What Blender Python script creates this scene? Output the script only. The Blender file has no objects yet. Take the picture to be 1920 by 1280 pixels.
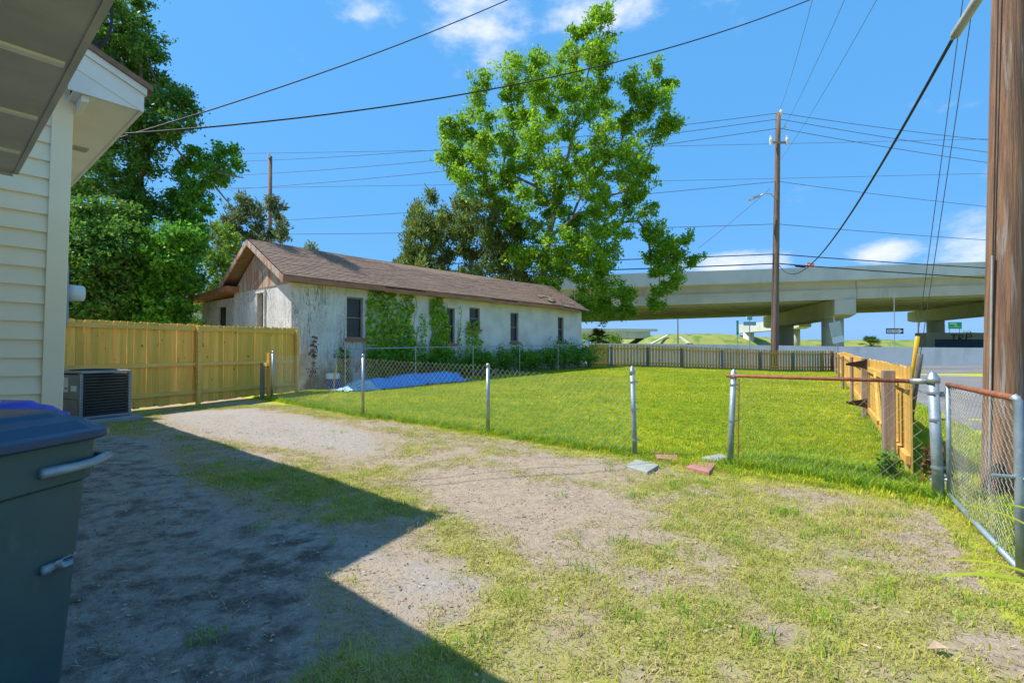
import bpy, math, random
import numpy as np
from mathutils import Vector, Matrix, Quaternion
random.seed(7); RNG = np.random.default_rng(7)
R = math.radians
scene = bpy.context.scene
COL = scene.collection

# ---------------------------------------------------------------- camera
CAMH = 1.4
cd = bpy.data.cameras.new('camera'); cam = bpy.data.objects.new('camera', cd); COL.objects.link(cam)
cd.sensor_width = 36; cd.lens = 18; cd.clip_start = 0.05; cd.clip_end = 6000
cam.location = (0, 0, CAMH); cam.rotation_euler = (R(90) + math.atan(16 / 960), 0, 0)
scene.camera = cam

# ---------------------------------------------------------------- sun, sky, exposure
SUN_EL = R(55.2); SUN_AZ = Vector((-0.999, 0.045, 0)).normalized()      # towards the sun
sd_ = Vector((SUN_AZ.x * math.cos(SUN_EL), SUN_AZ.y * math.cos(SUN_EL), math.sin(SUN_EL)))
sl = bpy.data.lights.new('sun', 'SUN'); sl.energy = 2.3; sl.angle = R(0.55); sl.color = (1, .95, .86)
so = bpy.data.objects.new('sun', sl); COL.objects.link(so)
so.rotation_euler = (-sd_).to_track_quat('-Z', 'Y').to_euler(); so.location = (-30, 0, 40)
vs = scene.view_settings
vs.view_transform = 'Standard'; vs.look = 'None'; vs.exposure = 1.62; vs.gamma = 1; vs.use_curve_mapping = False

def survey(px, py, d):
    """site survey: bearing (px, py on a 1920 x 1280 plate, 18 mm lens) and distance in metres -> place"""
    return Vector(((px - 960) / 960 * d, d, CAMH + (656 - py) / 960 * d))

w = bpy.data.worlds.new('World'); scene.world = w; w.use_nodes = True
nt = w.node_tree; N = nt.nodes; L = nt.links; N.clear()
sky = N.new('ShaderNodeTexSky'); sky.sky_type = 'NISHITA'; sky.sun_disc = False
sky.sun_elevation = SUN_EL; sky.sun_rotation = R(-87.4); sky.air_density = 1.0; sky.dust_density = 0.5; sky.ozone_density = 3.0
def wmath(op, a, b=None, c=None):
    n = N.new('ShaderNodeMath'); n.operation = op
    for i, x in enumerate((a, b, c)):
        if x is None: continue
        if isinstance(x, (int, float)): n.inputs[i].default_value = x
        else: L.new(x, n.inputs[i])
    return n.outputs[0]
# clear maritime air: deeper blue low down than the standard sky
shs = N.new('ShaderNodeSeparateColor'); shs.mode = 'HSV'; L.new(sky.outputs[0], shs.inputs[0])
vv_ = wmath('MULTIPLY', wmath('POWER', wmath('DIVIDE', shs.outputs[2], 2.0), .22), 1.80)
sat_ = wmath('ADD', wmath('MULTIPLY', shs.outputs[1], .30), .66)
chs = N.new('ShaderNodeCombineColor'); chs.mode = 'HSV'; chs.inputs[0].default_value = .602; L.new(sat_, chs.inputs[1]); L.new(wmath('MINIMUM', vv_, 2.3), chs.inputs[2])
hs = chs
tc = N.new('ShaderNodeTexCoord')
nz = N.new('ShaderNodeTexNoise'); nz.inputs['Scale'].default_value = 5; nz.inputs['Detail'].default_value = 9; nz.inputs['Roughness'].default_value = .62
mpn = N.new('ShaderNodeMapping'); mpn.inputs['Scale'].default_value = (1, 1, 2.2)
L.new(tc.outputs['Generated'], mpn.inputs[0]); L.new(mpn.outputs[0], nz.inputs['Vector'])
def cloud(px, py, rx, ry, amt): return cloud_dir((survey(px, py, 1) - Vector((0, 0, CAMH))).normalized(), rx, ry, amt)
def cloud_dir(c, rx, ry, amt):
    s = N.new('ShaderNodeVectorMath'); s.operation = 'SUBTRACT'; L.new(tc.outputs['Generated'], s.inputs[0]); s.inputs[1].default_value = c
    m = N.new('ShaderNodeVectorMath'); m.operation = 'MULTIPLY'; L.new(s.outputs[0], m.inputs[0]); m.inputs[1].default_value = (960 / rx, 960 / rx, 960 / ry)
    l = N.new('ShaderNodeVectorMath'); l.operation = 'LENGTH'; L.new(m.outputs[0], l.inputs[0])
    mr = N.new('ShaderNodeMapRange'); mr.interpolation_type = 'SMOOTHSTEP'; L.new(l.outputs['Value'], mr.inputs[0])
    mr.inputs[1].default_value = 1.25; mr.inputs[2].default_value = .1; mr.inputs[3].default_value = 0; mr.inputs[4].default_value = amt
    return mr.outputs[0]
blobs = [cloud(900, 15, 150, 120, .40), cloud(660, 0, 120, 90, .33), cloud(1140, -20, 220, 110, .36), cloud(1345, -10, 120, 75, .32),
         cloud(1385, 500, 150, 45, .5), cloud(1655, 470, 75, 30, .42), cloud(1840, 425, 80, 75, .30), cloud(470, 352, 50, 18, .3),
         cloud(1540, 360, 120, 50, .2), cloud(300, -200, 400, 200, .25), cloud(2300, 300, 400, 200, .36), cloud(-500, 350, 400, 160, .36)]
for cx_, cy_, cz_, r_ in ((-.5, -.7, .5, .5), (.6, -.6, .4, .5), (.1, -.9, .25, .5), (.2, -.2, .95, .4), (-.9, -.2, .3, .4), (.9, -.1, .5, .4)): blobs.append(cloud_dir(Vector((cx_, cy_, cz_)).normalized(), r_ * 960, r_ * 600, .3))  # unseen clouds, added outside the view to whiten the ambient light
acc = blobs[0]
for b in blobs[1:]: acc = wmath('MAXIMUM', acc, b)
mask = wmath('ADD', nz.outputs['Fac'], acc)
mr = N.new('ShaderNodeMapRange'); mr.interpolation_type = 'SMOOTHSTEP'; L.new(mask, mr.inputs[0])
mr.inputs[1].default_value = .72; mr.inputs[2].default_value = 1.04; mr.inputs[3].default_value = 0; mr.inputs[4].default_value = .85
mix = N.new('ShaderNodeMix'); mix.data_type = 'RGBA'; L.new(mr.outputs[0], mix.inputs[0]); L.new(hs.outputs[0], mix.inputs[6]); mix.inputs[7].default_value = (2.45, 2.47, 2.5, 1)
bg = N.new('ShaderNodeBackground'); bg.inputs['Strength'].default_value = .15; L.new(mix.outputs[2], bg.inputs['Color'])
ow = N.new('ShaderNodeOutputWorld'); L.new(bg.outputs[0], ow.inputs[0])

# ---------------------------------------------------------------- materials
MATS = {}
def mat(name, c1, c2=None, scale=4, rough=.8, metal=0, bump=0, bscale=30, stretch=(1, 1, 1), rand=0, detail=5, lo=.35, hi=.65,
        c3=None, scale3=1.5, lo3=.55, hi3=.7, stretch3=(1, 1, 1), trans=0, spec=.4, island=0):
    m = bpy.data.materials.new(name); m.use_nodes = True; t = m.node_tree; n = t.nodes; l = t.links; n.clear()
    out = n.new('ShaderNodeOutputMaterial'); p = n.new('ShaderNodeBsdfPrincipled')
    p.inputs['Roughness'].default_value = rough; p.inputs['Metallic'].default_value = metal; p.inputs['Specular IOR Level'].default_value = spec
    tcx = n.new('ShaderNodeTexCoord'); crd = n.new('ShaderNodeNewGeometry').outputs['Position'] if name.startswith('grass') else tcx.outputs['Object']
    def noise(s, st, d=detail):
        mp = n.new('ShaderNodeMapping'); mp.inputs['Scale'].default_value = st; l.new(crd, mp.inputs[0])
        if rand and not name.startswith('grass'):
            oi = n.new('ShaderNodeObjectInfo'); mu = n.new('ShaderNodeMath'); mu.operation = 'MULTIPLY'; mu.inputs[1].default_value = 40; l.new(oi.outputs['Random'], mu.inputs[0])
            cb = n.new('ShaderNodeCombineXYZ'); 
            for i in range(3): l.new(mu.outputs[0], cb.inputs[i])
            l.new(cb.outputs[0], mp.inputs['Location'])
        z = n.new('ShaderNodeTexNoise'); z.inputs['Scale'].default_value = s; z.inputs['Detail'].default_value = d; z.inputs['Roughness'].default_value = .62; l.new(mp.outputs[0], z.inputs['Vector'])
        return z.outputs['Fac']
    def ramp(f, a, b):
        r = n.new('ShaderNodeMapRange'); r.interpolation_type = 'SMOOTHSTEP'; r.inputs[1].default_value = a; r.inputs[2].default_value = b; l.new(f, r.inputs[0]); return r.outputs[0]
    def mixc(f, a, b):
        x = n.new('ShaderNodeMix'); x.data_type = 'RGBA'; l.new(f, x.inputs[0])
        for i, q in ((6, a), (7, b)):
            if isinstance(q, tuple): x.inputs[i].default_value = (*q, 1)
            else: l.new(q, x.inputs[i])
        return x.outputs[2]
    col = None
    if c2: col = mixc(ramp(noise(scale, stretch), lo, hi), c1, c2)
    if c3: col = mixc(ramp(noise(scale3, stretch3), lo3, hi3), col if col else c1, c3)
    if rand or island:
        h = n.new('ShaderNodeHueSaturation')
        if col: l.new(col, h.inputs['Color'])
        else: h.inputs['Color'].default_value = (*c1, 1)
        if island: src = n.new('ShaderNodeNewGeometry').outputs['Random Per Island']; k = island
        else: src = n.new('ShaderNodeObjectInfo').outputs['Random']; k = rand
        r = n.new('ShaderNodeMapRange'); r.inputs[3].default_value = 1 - k; r.inputs[4].default_value = 1 + k; l.new(src, r.inputs[0]); l.new(r.outputs[0], h.inputs['Value'])
        r2 = n.new('ShaderNodeMapRange'); r2.inputs[3].default_value = .5 + k * .05; r2.inputs[4].default_value = .5 - k * .05; l.new(src, r2.inputs[0]); l.new(r2.outputs[0], h.inputs['Hue'])
        col = h.outputs[0]
    if col: l.new(col, p.inputs['Base Color'])
    else: p.inputs['Base Color'].default_value = (*c1, 1)
    if bump:
        b = n.new('ShaderNodeBump'); b.inputs['Strength'].default_value = bump; b.inputs['Distance'].default_value = .02; l.new(noise(bscale, stretch, 6), b.inputs['Height']); l.new(b.outputs[0], p.inputs['Normal'])
    if trans:
        tr = n.new('ShaderNodeBsdfTranslucent'); ms = n.new('ShaderNodeMixShader'); ms.inputs[0].default_value = trans
        if col: l.new(col, tr.inputs['Color'])
        else: tr.inputs['Color'].default_value = (*c1, 1)
        l.new(p.outputs[0], ms.inputs[1]); l.new(tr.outputs[0], ms.inputs[2]); l.new(ms.outputs[0], out.inputs[0])
    else: l.new(p.outputs[0], out.inputs[0])
    MATS[name] = m; return m

mat('pine', (.90, .52, .10), (.80, .42, .065), 3, .75, bump=.25, bscale=25, stretch=(6, 6, .35), rand=.22, c3=(.20, .09, .02), scale3=6.5, lo3=.66, hi3=.71, stretch3=(1, 1, .6), detail=4)
mat('pine_rail', (.80, .51, .14), (.70, .42, .09), 3, .75, bump=.2, bscale=25, stretch=(.6, .6, 6), rand=.1)
mat('pine_orange', (.70, .42, .10), (.58, .31, .06), 3, .75, bump=.25, bscale=25, stretch=(6, 6, .4), rand=.16, c3=(.24, .10, .02), scale3=5, lo3=.70, hi3=.77, stretch3=(1, 1, .5))
mat('grey_wood', (.33, .27, .22), (.22, .17, .14), 4, .85, bump=.4, bscale=30, stretch=(7, 7, .3), rand=.2)
mat('pole_wood', (.30, .16, .085), (.15, .09, .06), 5, .85, bump=.8, bscale=14, stretch=(5, 5, .22), c3=(.33, .29, .26), scale3=4, lo3=.56, hi3=.70, stretch3=(4, 4, .2))
mat('far_pole_wood', (.23, .15, .11), (.14, .095, .08), 4, .85, bump=.4, bscale=14, stretch=(5, 5, .3))
mat('galvanised', (.44, .47, .50), (.34, .38, .42), 9, .42, metal=.75, bump=.1, bscale=60)
mat('painted_pipe', (.33, .40, .45), (.24, .30, .35), 8, .5, metal=.4, bump=.15, bscale=40, c3=(.36, .14, .05), scale3=4, lo3=.72, hi3=.8)
mat('rust', (.33, .125, .065), (.24, .085, .045), 14, .8, metal=.1, bump=.4, bscale=60, c3=(.50, .47, .42), scale3=9, lo3=.62, hi3=.72)
mat('wire_grey', (.46, .45, .42), (.34, .32, .28), 6, .5, metal=.55)
mat('wire_dull', (.36, .35, .32), (.26, .24, .21), 6, .6, metal=.4)
mat('wire_rust', (.33, .22, .13), (.42, .36, .28), 3, .6, metal=.3)
mat('concrete', (.52, .525, .505), (.44, .445, .43), .35, .9, bump=.15, bscale=6, c3=(.34, .335, .31), scale3=.5, lo3=.58, hi3=.75, stretch3=(1, 1, .15))
mat('concrete_rail', (.60, .60, .575), (.52, .52, .50), .4, .9, bump=.1, bscale=6, c3=(.36, .355, .33), scale3=.9, lo3=.58, hi3=.75, stretch3=(1, 1, .12))
mat('barrier', (.74, .72, .66), (.67, .65, .60), .8, .9, bump=.15, bscale=8, c3=(.58, .565, .52), scale3=.6, lo3=.52, hi3=.72, stretch3=(1, 1, .5))
mat('pad_concrete', (.30, .32, .34), (.24, .25, .27), 3, .9, bump=.2)
mat('asphalt', (.20, .19, .185), (.16, .155, .15), 1.5, .92, bump=.3, bscale=90, c3=(.24, .225, .21), scale3=.5)
mat('line_white', (.72, .72, .70), (.55, .55, .53), 5, .8)
mat('siding', (.93, .79, .56), (.90, .75, .52), 1.2, .55, bump=.05, bscale=60, stretch=(.2, .2, 2))
mat('white_trim', (.78, .77, .74), (.70, .69, .66), 3, .55)
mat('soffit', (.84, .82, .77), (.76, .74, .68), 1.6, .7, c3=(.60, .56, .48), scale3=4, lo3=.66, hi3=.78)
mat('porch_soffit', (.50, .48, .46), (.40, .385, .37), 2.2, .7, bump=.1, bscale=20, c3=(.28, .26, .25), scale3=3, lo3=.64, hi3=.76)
mat('brown_shingle', (.28, .18, .125), (.19, .125, .095), 9, .92, bump=.5, bscale=30, c3=(.25, .19, .15), scale3=1.1, lo3=.55, hi3=.72, stretch3=(.5, 1, 1))
mat('red_brown', (.38, .17, .095), (.30, .125, .075), 2, .75, bump=.2, c3=(.40, .31, .24), scale3=3, lo3=.70, hi3=.76)
mat('gable_board', (.38, .17, .10), (.30, .13, .08), 3, .85, bump=.4, bscale=20, stretch=(4, 4, .4), c3=(.40, .35, .29), scale3=2.0, lo3=.42, hi3=.55, stretch3=(3, 3, .35))
mat('dark_glass', (.018, .022, .03), (.03, .035, .045), 2, .25)
mat('frame_white', (.62, .61, .58), (.45, .43, .40), 5, .7)
mat('bin_body', (.028, .080, .088), (.036, .094, .10), 2, .5, bump=.06, bscale=160, c3=(.07, .125, .13), scale3=7, lo3=.58, hi3=.72, stretch3=(1, 1, .5))
mat('bin_lid', (.010, .042, .10), (.016, .058, .125), 2, .36, bump=.05, bscale=120, c3=(.06, .10, .16), scale3=4, lo3=.64, hi3=.8)
mat('blue_lid', (.03, .03, .42), (.04, .05, .50), 3, .4)
mat('label_white', (.72, .74, .76), (.62, .65, .68), 8, .6)
mat('ac_metal', (.22, .255, .27), (.18, .215, .23), 3, .5, metal=.2)
mat('ac_louver', (.075, .085, .078), (.05, .058, .055), 3, .5, metal=.3)
mat('ac_dark', (.02, .022, .022), None, rough=.8)
mat('meter_grey', (.32, .37, .41), (.28, .33, .37), 3, .5, metal=.3)
mat('meter_glass', (.62, .68, .72), None, rough=.15)
mat('tarp', (.006, .25, .66), (.012, .33, .74), 3, .45, bump=.3, bscale=9)
mat('tarp_pale', (.25, .47, .52), (.40, .58, .60), 4, .5, bump=.3, bscale=9)
mat('cooler_blue', (.02, .055, .34), None, rough=.4)
mat('cooler_white', (.70, .72, .74), None, rough=.45)
mat('black_iron', (.02, .018, .016), (.06, .035, .025), 10, .6, metal=.4)
mat('black_cable', (.018, .018, .02), None, rough=.6)
mat('grey_cable', (.09, .10, .12), None, rough=.6)
mat('closure', (.40, .40, .37), (.30, .30, .27), 6, .7, c3=(.30, .17, .09), scale3=5, lo3=.62, hi3=.72)
mat('yellow_plastic', (.78, .45, .03), (.68, .37, .02), 3, .5)
mat('dark_guard', (.13, .12, .105), (.19, .16, .13), 6, .8, stretch=(4, 4, .5))
mat('sign_green', (.0, .33, .22), None, rough=.45)
mat('sign_teal', (.03, .42, .38), None, rough=.45)
mat('sign_white', (.78, .80, .80), None, rough=.5)
mat('sign_black', (.015, .018, .03), None, rough=.5)
mat('sign_back', (.52, .55, .56), (.45, .48, .49), 5, .5, metal=.3)
mat('sign_orange', (.85, .20, .04), None, rough=.5)
mat('paint_blue', (.035, .085, .15), (.045, .10, .17), 1, .7)
mat('graffiti', (.02, .022, .03), None, rough=.7)
mat('red_paver', (.40, .19, .165), (.33, .15, .135), 8, .9, bump=.3, bscale=50)
mat('grey_paver', (.33, .34, .31), (.26, .27, .25), 8, .9, bump=.3, bscale=50, c3=(.20, .20, .17), scale3=6, lo3=.62, hi3=.7)
mat('stone', (.30, .26, .22), (.22, .19, .16), 9, .95, bump=.5, bscale=30)
mat('bark', (.16, .12, .09), (.10, .075, .055), 5, .95, bump=.6, bscale=12, stretch=(4, 4, .6))
mat('bark_pale', (.27, .23, .17), (.18, .15, .11), 5, .95, bump=.5, bscale=12, stretch=(4, 4, .6))
mat('leaf_bright', (.28, .49, .024), (.20, .40, .02), .35, .55, trans=.55, island=.35, c3=(.33, .52, .035), scale3=.6, lo3=.5, hi3=.65)
mat('leaf_oak', (.13, .29, .035), (.095, .225, .03), .5, .5, trans=.5, island=.38, c3=(.16, .29, .03), scale3=.8, lo3=.52, hi3=.66)
mat('leaf_vine', (.17, .42, .03), (.12, .33, .025), .6, .5, trans=.5, island=.35)
mat('leaf_lime', (.19, .32, .02), (.12, .24, .015), .6, .55, trans=.45, island=.3)
mat('leaf_cedar', (.22, .30, .06), (.16, .24, .05), .6, .7, trans=.42, island=.35, c3=(.19, .22, .065), scale3=.9, lo3=.5, hi3=.66)
mat('leaf_cedar_grey', (.20, .25, .10), (.15, .20, .085), .6, .7, trans=.4, island=.35)
mat('leaf_ivy', (.34, .56, .025), (.25, .47, .02), 1.2, .5, trans=.45, island=.35, c3=(.20, .22, .03), scale3=1.6, lo3=.55, hi3=.68)
mat('leaf_shrub', (.16, .37, .025), (.11, .28, .02), 1.2, .5, trans=.45, island=.38, c3=(.16, .25, .03), scale3=1.0, lo3=.56, hi3=.68)
mat('leaf_dead', (.22, .095, .035), (.15, .07, .03), 3, .9, trans=.2, island=.35)
mat('leaf_palm', (.12, .21, .045), (.09, .16, .04), 2, .55, trans=.3, island=.3)
mat('leaf_strap', (.33, .45, .02), (.42, .47, .03), 3, .4, trans=.4)
mat('grass_blade', (.52, .55, .025), (.35, .44, .018), .32, .6, trans=.4, rand=.22, c3=(.52, .50, .06), scale3=1.3, lo3=.56, hi3=.74)
mat('grass_dry', (.48, .42, .15), (.39, .39, .09), .8, .75, trans=.35, rand=.25, c3=(.50, .40, .18), scale3=1.2, lo3=.52, hi3=.66)
mat('grass_green', (.20, .38, .02), (.25, .42, .025), .8, .6, trans=.4, rand=.22)
mat('hill_grass', (.19, .24, .045), (.27, .27, .07), .35, .95, bump=.8, bscale=1.2, c3=(.11, .18, .03), scale3=.5, lo3=.48, hi3=.62)
mat('litter', (.30, .20, .12), (.42, .33, .22), 5, .9, rand=.4)
mat('lamp_grey', (.45, .46, .45), None, rough=.4, metal=.5)
mat('insulator', (.6, .6, .62), None, rough=.3)
mat('twig', (.20, .15, .11), (.30, .24, .18), 6, .95)

# shack wall: chalky white paint, dead vine runs near the corner, green damp towards the foot
def shack_wall_mat():
    m = bpy.data.materials.new('shack_paint'); m.use_nodes = True; t = m.node_tree; n = t.nodes; l = t.links
    p = n['Principled BSDF']; p.inputs['Roughness'].default_value = .9
    tx = n.new('ShaderNodeTexCoord'); sep = n.new('ShaderNodeSeparateXYZ'); l.new(tx.outputs['Object'], sep.inputs[0])
    def noise(s, st, d=6, dist=0):
        mp = n.new('ShaderNodeMapping'); mp.inputs['Scale'].default_value = st; l.new(tx.outputs['Object'], mp.inputs[0])
        z = n.new('ShaderNodeTexNoise'); z.inputs['Scale'].default_value = s; z.inputs['Detail'].default_value = d; z.inputs['Distortion'].default_value = dist; l.new(mp.outputs[0], z.inputs[0]); return z.outputs['Fac']
    def ms(f, a, b, c=0, d=1):
        r = n.new('ShaderNodeMapRange'); r.interpolation_type = 'SMOOTHSTEP'; l.new(f, r.inputs[0])
        for i, q in enumerate((a, b, c, d)): r.inputs[i + 1].default_value = q
        return r.outputs[0]
    def mth(op, a, b):
        x = n.new('ShaderNodeMath'); x.operation = op
        for i, q in enumerate((a, b)):
            if isinstance(q, (int, float)): x.inputs[i].default_value = q
            else: l.new(q, x.inputs[i])
        return x.outputs[0]
    def mx(f, a, b):
        x = n.new('ShaderNodeMix'); x.data_type = 'RGBA'; l.new(f, x.inputs[0])
        for i, q in ((6, a), (7, b)):
            if isinstance(q, tuple): x.inputs[i].default_value = (*q, 1)
            else: l.new(q, x.inputs[i])
        return x.outputs[2]
    base = mx(ms(noise(1.2, (1, 1, 1)), .35, .68), (.66, .655, .65), (.53, .525, .52))
    v = noise(5, (1.3, 1.3, .16), 5, 1.6)
    line = mth('ABSOLUTE', mth('SUBTRACT', v, .5), 0)
    line = ms(line, .028, .004)
    v2 = noise(9, (1.2, 1.2, .3), 4, 2.5)
    line2 = ms(mth('ABSOLUTE', mth('SUBTRACT', v2, .47), 0), .03, .004)
    lines = mth('MAXIMUM', line, mth('MULTIPLY', line2, .8))
    near = ms(sep.outputs['X'], 3.6, 1.6)
    patch = ms(noise(.9, (1, 1, .4), 4), .42, .55)
    base = mx(mth('MULTIPLY', mth('MULTIPLY', lines, near), mth('ADD', mth('MULTIPLY', patch, .6), .3)), base, (.13, .11, .09))
    low = ms(sep.outputs['Z'], 2.1, .6)
    damp = mth('MULTIPLY', ms(noise(1.6, (1, 1, .7), 6), .42, .62), low)
    base = mx(mth('MULTIPLY', damp, .8), base, (.21, .22, .13))
    soil = mth('MULTIPLY', ms(noise(2.6, (1, 1, .5), 6), .5, .62), ms(sep.outputs['Z'], 1.7, .3))
    base = mx(mth('MULTIPLY', soil, .8), base, (.19, .10, .07))
    l.new(base, p.inputs['Base Color'])
    b = n.new('ShaderNodeBump'); b.inputs['Strength'].default_value = .3; b.inputs['Distance'].default_value = .02; l.new(noise(14, (1, 1, 1)), b.inputs['Height']); l.new(b.outputs[0], p.inputs['Normal'])
    MATS['shack_paint'] = m
shack_wall_mat()

# ground: R grass, G pale sand, B dark soil (what lies where on the lot)
def ground_mat():
    m = bpy.data.materials.new('ground_soil'); m.use_nodes = True; t = m.node_tree; n = t.nodes; l = t.links
    p = n['Principled BSDF']; p.inputs['Roughness'].default_value = .95; p.inputs['Specular IOR Level'].default_value = .1
    at = n.new('ShaderNodeVertexColor'); at.layer_name = 'cover'; sep = n.new('ShaderNodeSeparateColor'); l.new(at.outputs['Color'], sep.inputs[0])
    tx = n.new('ShaderNodeTexCoord')
    def noise(s, d=8, rough=.65):
        z = n.new('ShaderNodeTexNoise'); z.inputs['Scale'].default_value = s; z.inputs['Detail'].default_value = d; z.inputs['Roughness'].default_value = rough; l.new(tx.outputs['Object'], z.inputs[0]); return z.outputs['Fac']
    def ms(f, a, b, c=0, d=1):
        r = n.new('ShaderNodeMapRange'); r.interpolation_type = 'SMOOTHSTEP'; l.new(f, r.inputs[0])
        for i, q in enumerate((a, b, c, d)): r.inputs[i + 1].default_value = q
        return r.outputs[0]
    def mth(op, a, b):
        x = n.new('ShaderNodeMath'); x.operation = op
        for i, q in enumerate((a, b)):
            if isinstance(q, (int, float)): x.inputs[i].default_value = q
            else: l.new(q, x.inputs[i])
        return x.outputs[0]
    def mx(f, a, b):
        x = n.new('ShaderNodeMix'); x.data_type = 'RGBA'; l.new(f, x.inputs[0])
        for i, q in ((6, a), (7, b)):
            if isinstance(q, tuple): x.inputs[i].default_value = (*q, 1)
            else: l.new(q, x.inputs[i])
        return x.outputs[2]
    n1, n2, n3, n4 = noise(1.1), noise(5), noise(22), noise(70, 4)
    soil = mx(ms(n2, .35, .65), (.36, .285, .205), (.28, .215, .15))
    soil = mx(ms(n3, .45, .7), soil, (.40, .335, .26))
    sandf = ms(mth('ADD', sep.outputs['Green'], mth('MULTIPLY', mth('SUBTRACT', n2, .5), 1.1)), .3, .75)
    sandc = mx(ms(n3, .35, .65), (.385, .345, .305), (.29, .255, .22))
    soil = mx(sandf, soil, sandc)
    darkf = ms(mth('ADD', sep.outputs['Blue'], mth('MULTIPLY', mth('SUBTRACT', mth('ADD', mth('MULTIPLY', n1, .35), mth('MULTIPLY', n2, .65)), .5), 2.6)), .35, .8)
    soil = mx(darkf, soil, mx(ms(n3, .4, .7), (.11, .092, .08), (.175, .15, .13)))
    soil = mx(mth('MULTIPLY', ms(n4, .60, .72), .55), soil, (.46, .40, .33))
    soil = mx(mth('MULTIPLY', ms(n4, .42, .30), .6), soil, (.10, .08, .06))
    gf = ms(mth('ADD', sep.outputs['Red'], mth('MULTIPLY', mth('SUBTRACT', n3, .5), .7)), .35, .75)
    gr = mx(ms(n2, .35, .65), (.38, .42, .02), (.44, .45, .035))
    gr = mx(ms(n3, .5, .7), gr, (.24, .32, .02))
    gr = mx(mth('SUBTRACT', 1.0, at.outputs['Alpha']), gr, mx(ms(n3, .35, .65), (.36, .33, .11), (.27, .27, .07)))
    col = mx(gf, soil, gr)
    l.new(col, p.inputs['Base Color'])
    b = n.new('ShaderNodeBump'); b.inputs['Strength'].default_value = .9; b.inputs['Distance'].default_value = .03
    l.new(mth('ADD', mth('MULTIPLY', n3, .6), mth('MULTIPLY', n4, .35)), b.inputs['Height']); l.new(b.outputs[0], p.inputs['Normal'])
    MATS['ground_soil'] = m
ground_mat()

# ---------------------------------------------------------------- mesh helpers
ORG = {}
class MB:
    def __init__(s): s.v = []; s.f = []; s.mi = []
    def add(s, vs, fs, mi=0):
        o = len(s.v); s.v += [tuple(x) for x in vs]; s.f += [tuple(i + o for i in f) for f in fs]; s.mi += [mi] * len(fs); return s
    def box(s, c, d, rz=0, mtx=None, mi=0):
        hx, hy, hz = d[0] / 2, d[1] / 2, d[2] / 2
        vs = [Vector((x, y, z)) for x in (-hx, hx) for y in (-hy, hy) for z in (-hz, hz)]
        if mtx is None: mtx = Matrix.Rotation(rz, 3, 'Z')
        vs = [mtx @ q + Vector(c) for q in vs]
        return s.add(vs, [(0, 1, 3, 2), (4, 6, 7, 5), (0, 4, 5, 1), (2, 3, 7, 6), (0, 2, 6, 4), (1, 5, 7, 3)], mi)
    def span(s, a, b, wd, ht, mi=0):
        """box from a to b, wd across (level), ht up"""
        a = Vector(a); b = Vector(b); x = (b - a); L_ = x.length; x.normalize()
        y = Vector((0, 0, 1)).cross(x)
        if y.length < 1e-4: y = Vector((0, 1, 0))
        y.normalize(); z = x.cross(y)
        return s.box((a + b) / 2, (L_, wd, ht), mtx=Matrix((x, y, z)).transposed(), mi=mi)
    def hexa(s, p, mi=0):   # 8 points: bottom 4 ccw, top 4 ccw
        return s.add(p, [(3, 2, 1, 0), (4, 5, 6, 7), (0, 1, 5, 4), (1, 2, 6, 5), (2, 3, 7, 6), (3, 0, 4, 7)], mi)
    def tube(s, path, rad, n=8, cap=True, mi=0):
        path = [Vector(q) for q in path]
        if isinstance(rad, (int, float)): rad = [rad] * len(path)
        k = len(path); o = len(s.v); ref = None
        for i, q in enumerate(path):
            t = (path[min(i + 1, k - 1)] - path[max(i - 1, 0)])
            if t.length < 1e-9: t = Vector((0, 0, 1))
            t.normalize()
            if ref is None: ref = t.orthogonal().normalized()
            ref = ref - t * ref.dot(t)
            if ref.length < 1e-5: ref = t.orthogonal()
            ref.normalize(); bn = t.cross(ref)
            for j in range(n):
                a = 2 * math.pi * j / n; s.v.append(tuple(q + (ref * math.cos(a) + bn * math.sin(a)) * rad[i]))
        fs = [(o + i * n + j, o + i * n + (j + 1) % n, o + (i + 1) * n + (j + 1) % n, o + (i + 1) * n + j) for i in range(k - 1) for j in range(n)]
        if cap: fs += [tuple(o + j for j in reversed(range(n))), tuple(o + (k - 1) * n + j for j in range(n))]
        s.f += fs; s.mi += [mi] * len(fs); return s
    def rings(s, rings, cap=True, mi=0):
        o = len(s.v); n = len(rings[0])
        for r in rings: s.v += [tuple(q) for q in r]
        fs = [(o + i * n + j, o + i * n + (j + 1) % n, o + (i + 1) * n + (j + 1) % n, o + (i + 1) * n + j) for i in range(len(rings) - 1) for j in range(n)]
        if cap: fs += [tuple(o + j for j in reversed(range(n))), tuple(o + (len(rings) - 1) * n + j for j in range(n))]
        s.f += fs; s.mi += [mi] * len(fs); return s
    def build(s, name, m, parent=None, off=None, smooth=False, bevel=0):
        off = Vector(off) if off is not None else ORG.get(parent.name, Vector()) if parent else Vector()
        me = bpy.data.meshes.new(name)
        me.from_pydata([(q[0] - off.x, q[1] - off.y, q[2] - off.z) for q in s.v], [], s.f)
        ms_ = m if isinstance(m, (list, tuple)) else [m]
        for q in ms_: me.materials.append(MATS[q] if isinstance(q, str) else q)
        if len(ms_) > 1: me.polygons.foreach_set('material_index', s.mi)
        if smooth: me.polygons.foreach_set('use_smooth', [True] * len(me.polygons))
        me.update()
        o = bpy.data.objects.new(name, me); COL.objects.link(o)
        if parent: o.parent = parent; ORG[o.name] = off
        else: o.location = off
        if bevel:
            b = o.modifiers.new('bevel', 'BEVEL'); b.width = bevel; b.segments = 2; b.limit_method = 'ANGLE'
        return o
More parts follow.
